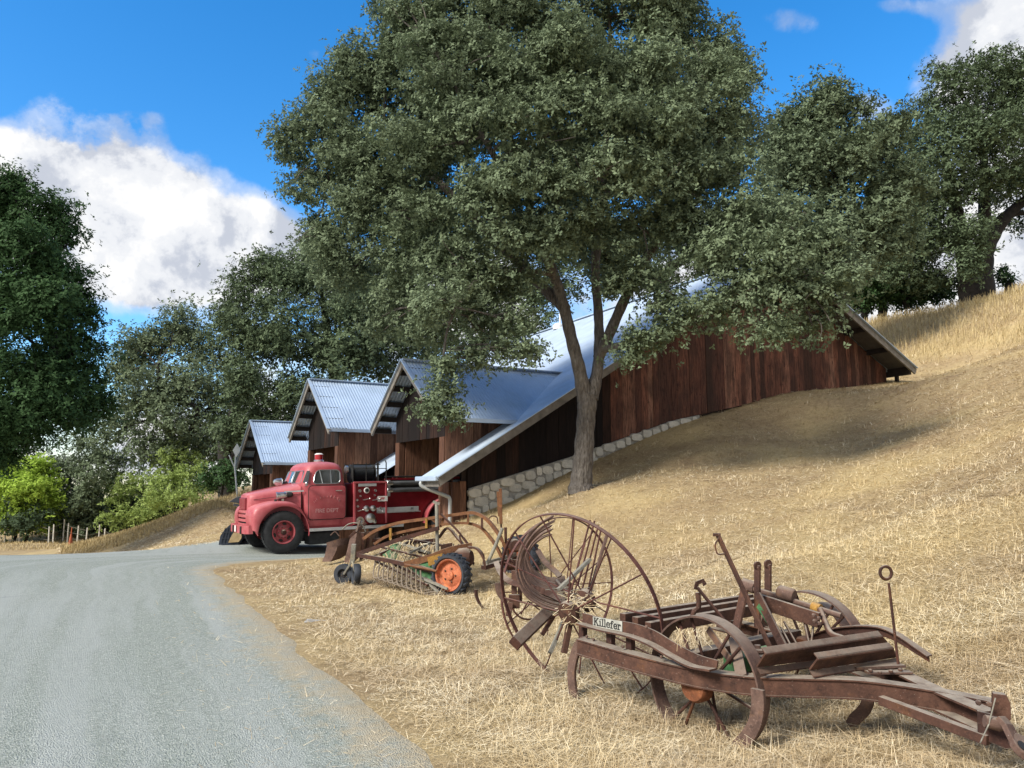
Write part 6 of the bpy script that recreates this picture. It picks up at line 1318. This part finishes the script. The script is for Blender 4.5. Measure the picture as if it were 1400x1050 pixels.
# the dark tree at the left edge
simple_tree('bay_tree', 'dark green dense tree filling the left edge above the bright yellow shrub', -20, 720, 27, [(10, 275, 0, 50, 40), (60, 300, 0, 40, 34), (85, 320, .5, 26, 26), (-30, 300, 0, 50, 50), (25, 350, -1.5, 60, 45), (80, 385, 0, 42, 40), (110, 425, .4, 26, 28), (100, 470, .5, 32, 28), (40, 430, -2, 60, 45), (-20, 420, -2, 60, 60), (90, 520, 0, 45, 36), (30, 515, -2, 60, 45), (125, 505, .8, 16, 18), (60, 570, -1.5, 60, 36), (-10, 580, -2, 60, 45), (112, 560, .5, 28, 26), (10, 620, -1, 40, 22), (-40, 520, 0, 60, 60), (20, 250, 0, 22, 22), (135, 480, 1.2, 12, 14), (140, 555, 1.2, 20, 20)], .13, 160000, 'leaf_dark', 29, per=42, spread=0.26, tw=.45, shell=.6)
simple_tree('shrub', 'bright yellow-green rounded shrub at the left edge below the dark tree', 20, 722, 47, [(30, 650, 0, 34, 26), (55, 660, .3, 18, 24), (10, 680, -1, 40, 32), (45, 690, -.5, 24, 20), (-20, 670, 0, 40, 40), (60, 640, .4, 10, 10), (20, 705, -.5, 40, 16), (40, 672, -1, 34, 26), (15, 655, -.6, 34, 24), (0, 700, -.8, 36, 22), (62, 678, -.3, 18, 20), (20, 714, -.8, 44, 14), (52, 708, -.5, 26, 16)], .17, 80000, 'leaf_yellow', 30, per=40, spread=0.30, tw=.1)
simple_tree('shrub', 'olive-grey scrubby shrub just right of the yellow one', 110, 726, 49, [(95, 640, 0, 28, 36), (115, 615, 0, 24, 28), (85, 690, 0, 30, 30), (130, 660, -1, 30, 36), (120, 700, -1, 34, 24), (150, 640, 0, 24, 30), (110, 718, -1, 40, 14), (85, 712, -1, 30, 14)], .18, 21000, 'leaf_grey', 31, per=36, spread=0.30, tw=.12)
simple_tree('shrub', 'pale green leafy shrub against the foot of the grass bank', 185, 722, 48, [(150, 660, 1, 14, 18), (165, 680, 0, 22, 22), (185, 670, 0, 22, 22), (205, 690, 0, 24, 20), (160, 705, -1, 26, 16), (195, 708, -1, 28, 14)], .16, 9000, 'leaf_light', 32, per=34, spread=0.24, tw=.1)
simple_tree('shrub', 'sunlit pale yellow-green shrub on the bank nearest the barn', 245, 705, 46, [(238, 620, 1, 12, 14), (262, 625, 1, 12, 12), (230, 665, 0, 26, 24), (255, 655, 0, 22, 22), (275, 668, 0, 18, 16), (215, 685, 0, 22, 18), (245, 682, -1, 30, 16), (222, 640, .5, 14, 16), (272, 645, .5, 12, 14)], .16, 11000, 'leaf_light', 33, per=34, spread=0.24, tw=.1)
simple_tree('shrub', 'dark shrub between the oak trunk and the third gable', 300, 668, 38, [(290, 655, 0, 18, 18), (312, 650, 0, 18, 18), (325, 655, 0, 14, 14)], .15, 4000, 'leaf_dark', 34, per=34, spread=0.22, tw=.08)
for i, (u, lab) in enumerate([(35, 'dark hedge shrub under the left half of the yellow shrub'), (85, 'dark hedge shrub behind the wire fence, just right of the yellow shrub'), (130, 'dark hedge shrub behind the middle of the wire fence'), (172, 'dark hedge shrub behind the last fence posts by the bank'), (212, 'dark hedge shrub between pale leafy shrubs at the foot of the bank')]):
    simple_tree('hedge_shrub', lab, u, 735, 50.5 if u > 60 else 46, [(u - 16, 708, 0, 18, 16), (u, 700, 0, 22, 20), (u + 18, 706, 0, 18, 18), (u, 722, -1, 30, 12), (u - 8, 690, 0, 16, 14)], .18, 10000, 'leaf_hedge', 40 + i, per=32, spread=.34, tw=.10)
# distant wood: one mass of far trees closing the view left of the barn
rsf = np.random.RandomState(77); fl = []
for k in range(46):
    x = rsf.uniform(-75, 8); yv = rsf.uniform(78, 98); zb = g1(x, yv); h = rsf.uniform(8, 14); fl.append(((x, yv, zb + h * .55), (rsf.uniform(2.5, 4.5), 2.5, h * .6)))
vol = []
Cq, Nq = [], []
for c, r in fl:
    m = 150; d = rsf.normal(size=(m, 3)); d /= np.linalg.norm(d, axis=1)[:, None]; Cq.append(np.array(c) + d * rsf.uniform(.7, 1.05, (m, 1)) * np.array(r)); Nq.append(d)
wd_ = np_quads('distant_wood', leaf_quads(np.concatenate(Cq), np.concatenate(Nq), .42, rsf), M['leaf_hedge']); tag(wd_, kind='stuff')
# ================================================================== sky, sun, camera
SUN_DIR = V(-.60, -.50, .63).normalized()
world = bpy.data.worlds.new('World'); C.world = world; world.use_nodes = True
nt = world.node_tree; nt.nodes.clear()
def wn(t): return nt.nodes.new(t)
def wl(a, b): nt.links.new(a, b)
def wmath(op, a, b=0, c=0):
    k = wn('ShaderNodeMath'); k.operation = op
    for i, x in enumerate((a, b, c)):
        if hasattr(x, 'is_output'): wl(x, k.inputs[i])
        else: k.inputs[i].default_value = x
    return k.outputs[0]
sky = wn('ShaderNodeTexSky'); sky.sky_type = 'NISHITA'; sky.sun_disc = False
sky.sun_elevation = math.asin(SUN_DIR.z); sky.sun_rotation = math.atan2(SUN_DIR.x, SUN_DIR.y)
sky.altitude = 100; sky.air_density = 1.0; sky.dust_density = .4; sky.ozone_density = 3.0
hs = wn('ShaderNodeHueSaturation'); hs.inputs['Saturation'].default_value = 1.36; hs.inputs['Value'].default_value = SKY_VAL; wl(sky.outputs[0], hs.inputs['Color'])
tc = wn('ShaderNodeTexCoord'); gen = tc.outputs['Generated']
sep = wn('ShaderNodeSeparateXYZ'); wl(gen, sep.inputs[0])
yy = wmath('MAXIMUM', sep.outputs[1], .05)
gu = wmath('DIVIDE', sep.outputs[0], yy); gw = wmath('DIVIDE', sep.outputs[2], yy)
def wnoise(scale, detail, rough, dist=0, off=0):
    m = wn('ShaderNodeMapping'); m.inputs['Location'].default_value = (off, off * .7, off * .3); wl(gen, m.inputs[0])
    k = wn('ShaderNodeTexNoise'); k.inputs['Scale'].default_value = scale; k.inputs['Detail'].default_value = detail; k.inputs['Roughness'].default_value = rough; k.inputs['Distortion'].default_value = dist
    wl(m.outputs[0], k.inputs['Vector']); return k.outputs['Fac']
na2 = wnoise(7.5, 10, .60, .12, .03); na, nb, nc = wnoise(7.5, 10, .60, .12), wnoise(3.2, 4, .5, .1, 3.1), wnoise(4.5, 7, .58, .15, 7.7)
def blob(u, v, ru, rv, k):
    d = ray(u, v); cu, cw = d.x / d.y, d.z / d.y; sc = 1 / F_PX
    a = wmath('DIVIDE', wmath('SUBTRACT', gu, cu), ru * sc); b = wmath('DIVIDE', wmath('SUBTRACT', gw, cw), rv * sc * 1.03)
    r2 = wmath('ADD', wmath('MULTIPLY', a, a), wmath('MULTIPLY', b, b))
    return wmath('MULTIPLY', wmath('EXPONENT', wmath('MULTIPLY', r2, -1.5)), k)
tot = None
for b in [(60, 225, 160, 70, .95), (170, 255, 150, 75, 1.0), (30, 290, 150, 110, 1.0), (215, 300, 110, 70, .8), (150, 355, 130, 58, 1.0), (300, 355, 130, 65, .95), (352, 312, 62, 55, .9), (190, 400, 90, 36, .45),
          (80, 140, 64, 42, .34), (130, 118, 30, 22, .45), (175, 165, 75, 32, .46), (175, 105, 30, 18, .4), (430, 75, 40, 36, .24),
          (1400, 40, 110, 85, 1.1), (1370, 110, 130, 70, 1.0), (1310, 95, 50, 45, .55), (1395, 300, 150, 170, .95), (1400, 370, 70, 60, 1.0), (1220, 400, 200, 90, .8), (1080, 28, 110, 46, .31), (1240, 8, 90, 28, .30), (1185, 150, 40, 34, .5),
          (560, 420, 300, 120, .6), (260, 600, 420, 130, .8), (900, 380, 300, 160, .5)]:
    o = blob(*b); tot = o if tot is None else wmath('ADD', tot, o)
tot = wmath('MINIMUM', wmath('MULTIPLY', tot, .78), .95)
back = wmath('MULTIPLY', wmath('LESS_THAN', sep.outputs[1], .12), .78)        # out-of-view cloud, thickened to add white fill light
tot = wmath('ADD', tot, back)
nz_ = wmath('ADD', wmath('MULTIPLY', wmath('SUBTRACT', na, .5), 3.2), wmath('MULTIPLY', wmath('SUBTRACT', nc, .5), 2.2))
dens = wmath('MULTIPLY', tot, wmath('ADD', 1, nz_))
def ramp(fac, stops):
    k = wn('ShaderNodeValToRGB'); e = k.color_ramp.elements; k.color_ramp.interpolation = 'EASE'
    while len(e) < len(stops): e.new(.5)
    for i, (p, c) in enumerate(stops): e[i].position = p; e[i].color = (c, c, c, 1) if isinstance(c, (int, float)) else (*c, 1)
    wl(fac, k.inputs[0]); return k.outputs[0]
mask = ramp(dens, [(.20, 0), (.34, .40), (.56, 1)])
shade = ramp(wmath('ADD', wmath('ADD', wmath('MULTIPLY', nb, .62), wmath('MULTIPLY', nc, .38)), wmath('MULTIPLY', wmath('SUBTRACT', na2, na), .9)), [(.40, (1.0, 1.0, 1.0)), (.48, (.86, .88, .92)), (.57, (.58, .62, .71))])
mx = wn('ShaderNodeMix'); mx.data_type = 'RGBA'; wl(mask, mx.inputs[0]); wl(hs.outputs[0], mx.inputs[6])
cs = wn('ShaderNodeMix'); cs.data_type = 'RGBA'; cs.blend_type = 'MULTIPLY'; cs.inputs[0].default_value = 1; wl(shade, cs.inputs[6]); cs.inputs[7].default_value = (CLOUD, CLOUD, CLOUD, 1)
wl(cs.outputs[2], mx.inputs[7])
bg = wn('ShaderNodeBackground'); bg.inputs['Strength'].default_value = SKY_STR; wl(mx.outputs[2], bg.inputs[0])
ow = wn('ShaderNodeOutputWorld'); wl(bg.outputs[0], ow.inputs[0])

sl = bpy.data.lights.new('sun', 'SUN'); sl.energy = SUN_E; sl.angle = R(SUN_ANG); sl.color = (1, .95, .86)
so = bpy.data.objects.new('sun', sl); COL.objects.link(so); so.rotation_euler = (-SUN_DIR).to_track_quat('-Z', 'Y').to_euler(); so.location = (0, 0, 40)

cam = bpy.data.cameras.new('camera'); cam.sensor_width = 36; cam.lens = 36 * F_PX / 1400; cam.clip_end = 2000; cam.clip_start = .05
co = bpy.data.objects.new('camera', cam); COL.objects.link(co); co.location = CAM; co.rotation_euler = (R(90) + PITCH, 0, 0); C.camera = co
C.view_settings.view_transform = 'Standard'; C.view_settings.look = 'None'; C.view_settings.gamma = 1; C.view_settings.exposure = EXPO
C.render.engine = 'CYCLES'; C.cycles.max_bounces = 5; C.cycles.diffuse_bounces = 2; C.cycles.transparent_max_bounces = 6; C.cycles.use_denoising = True
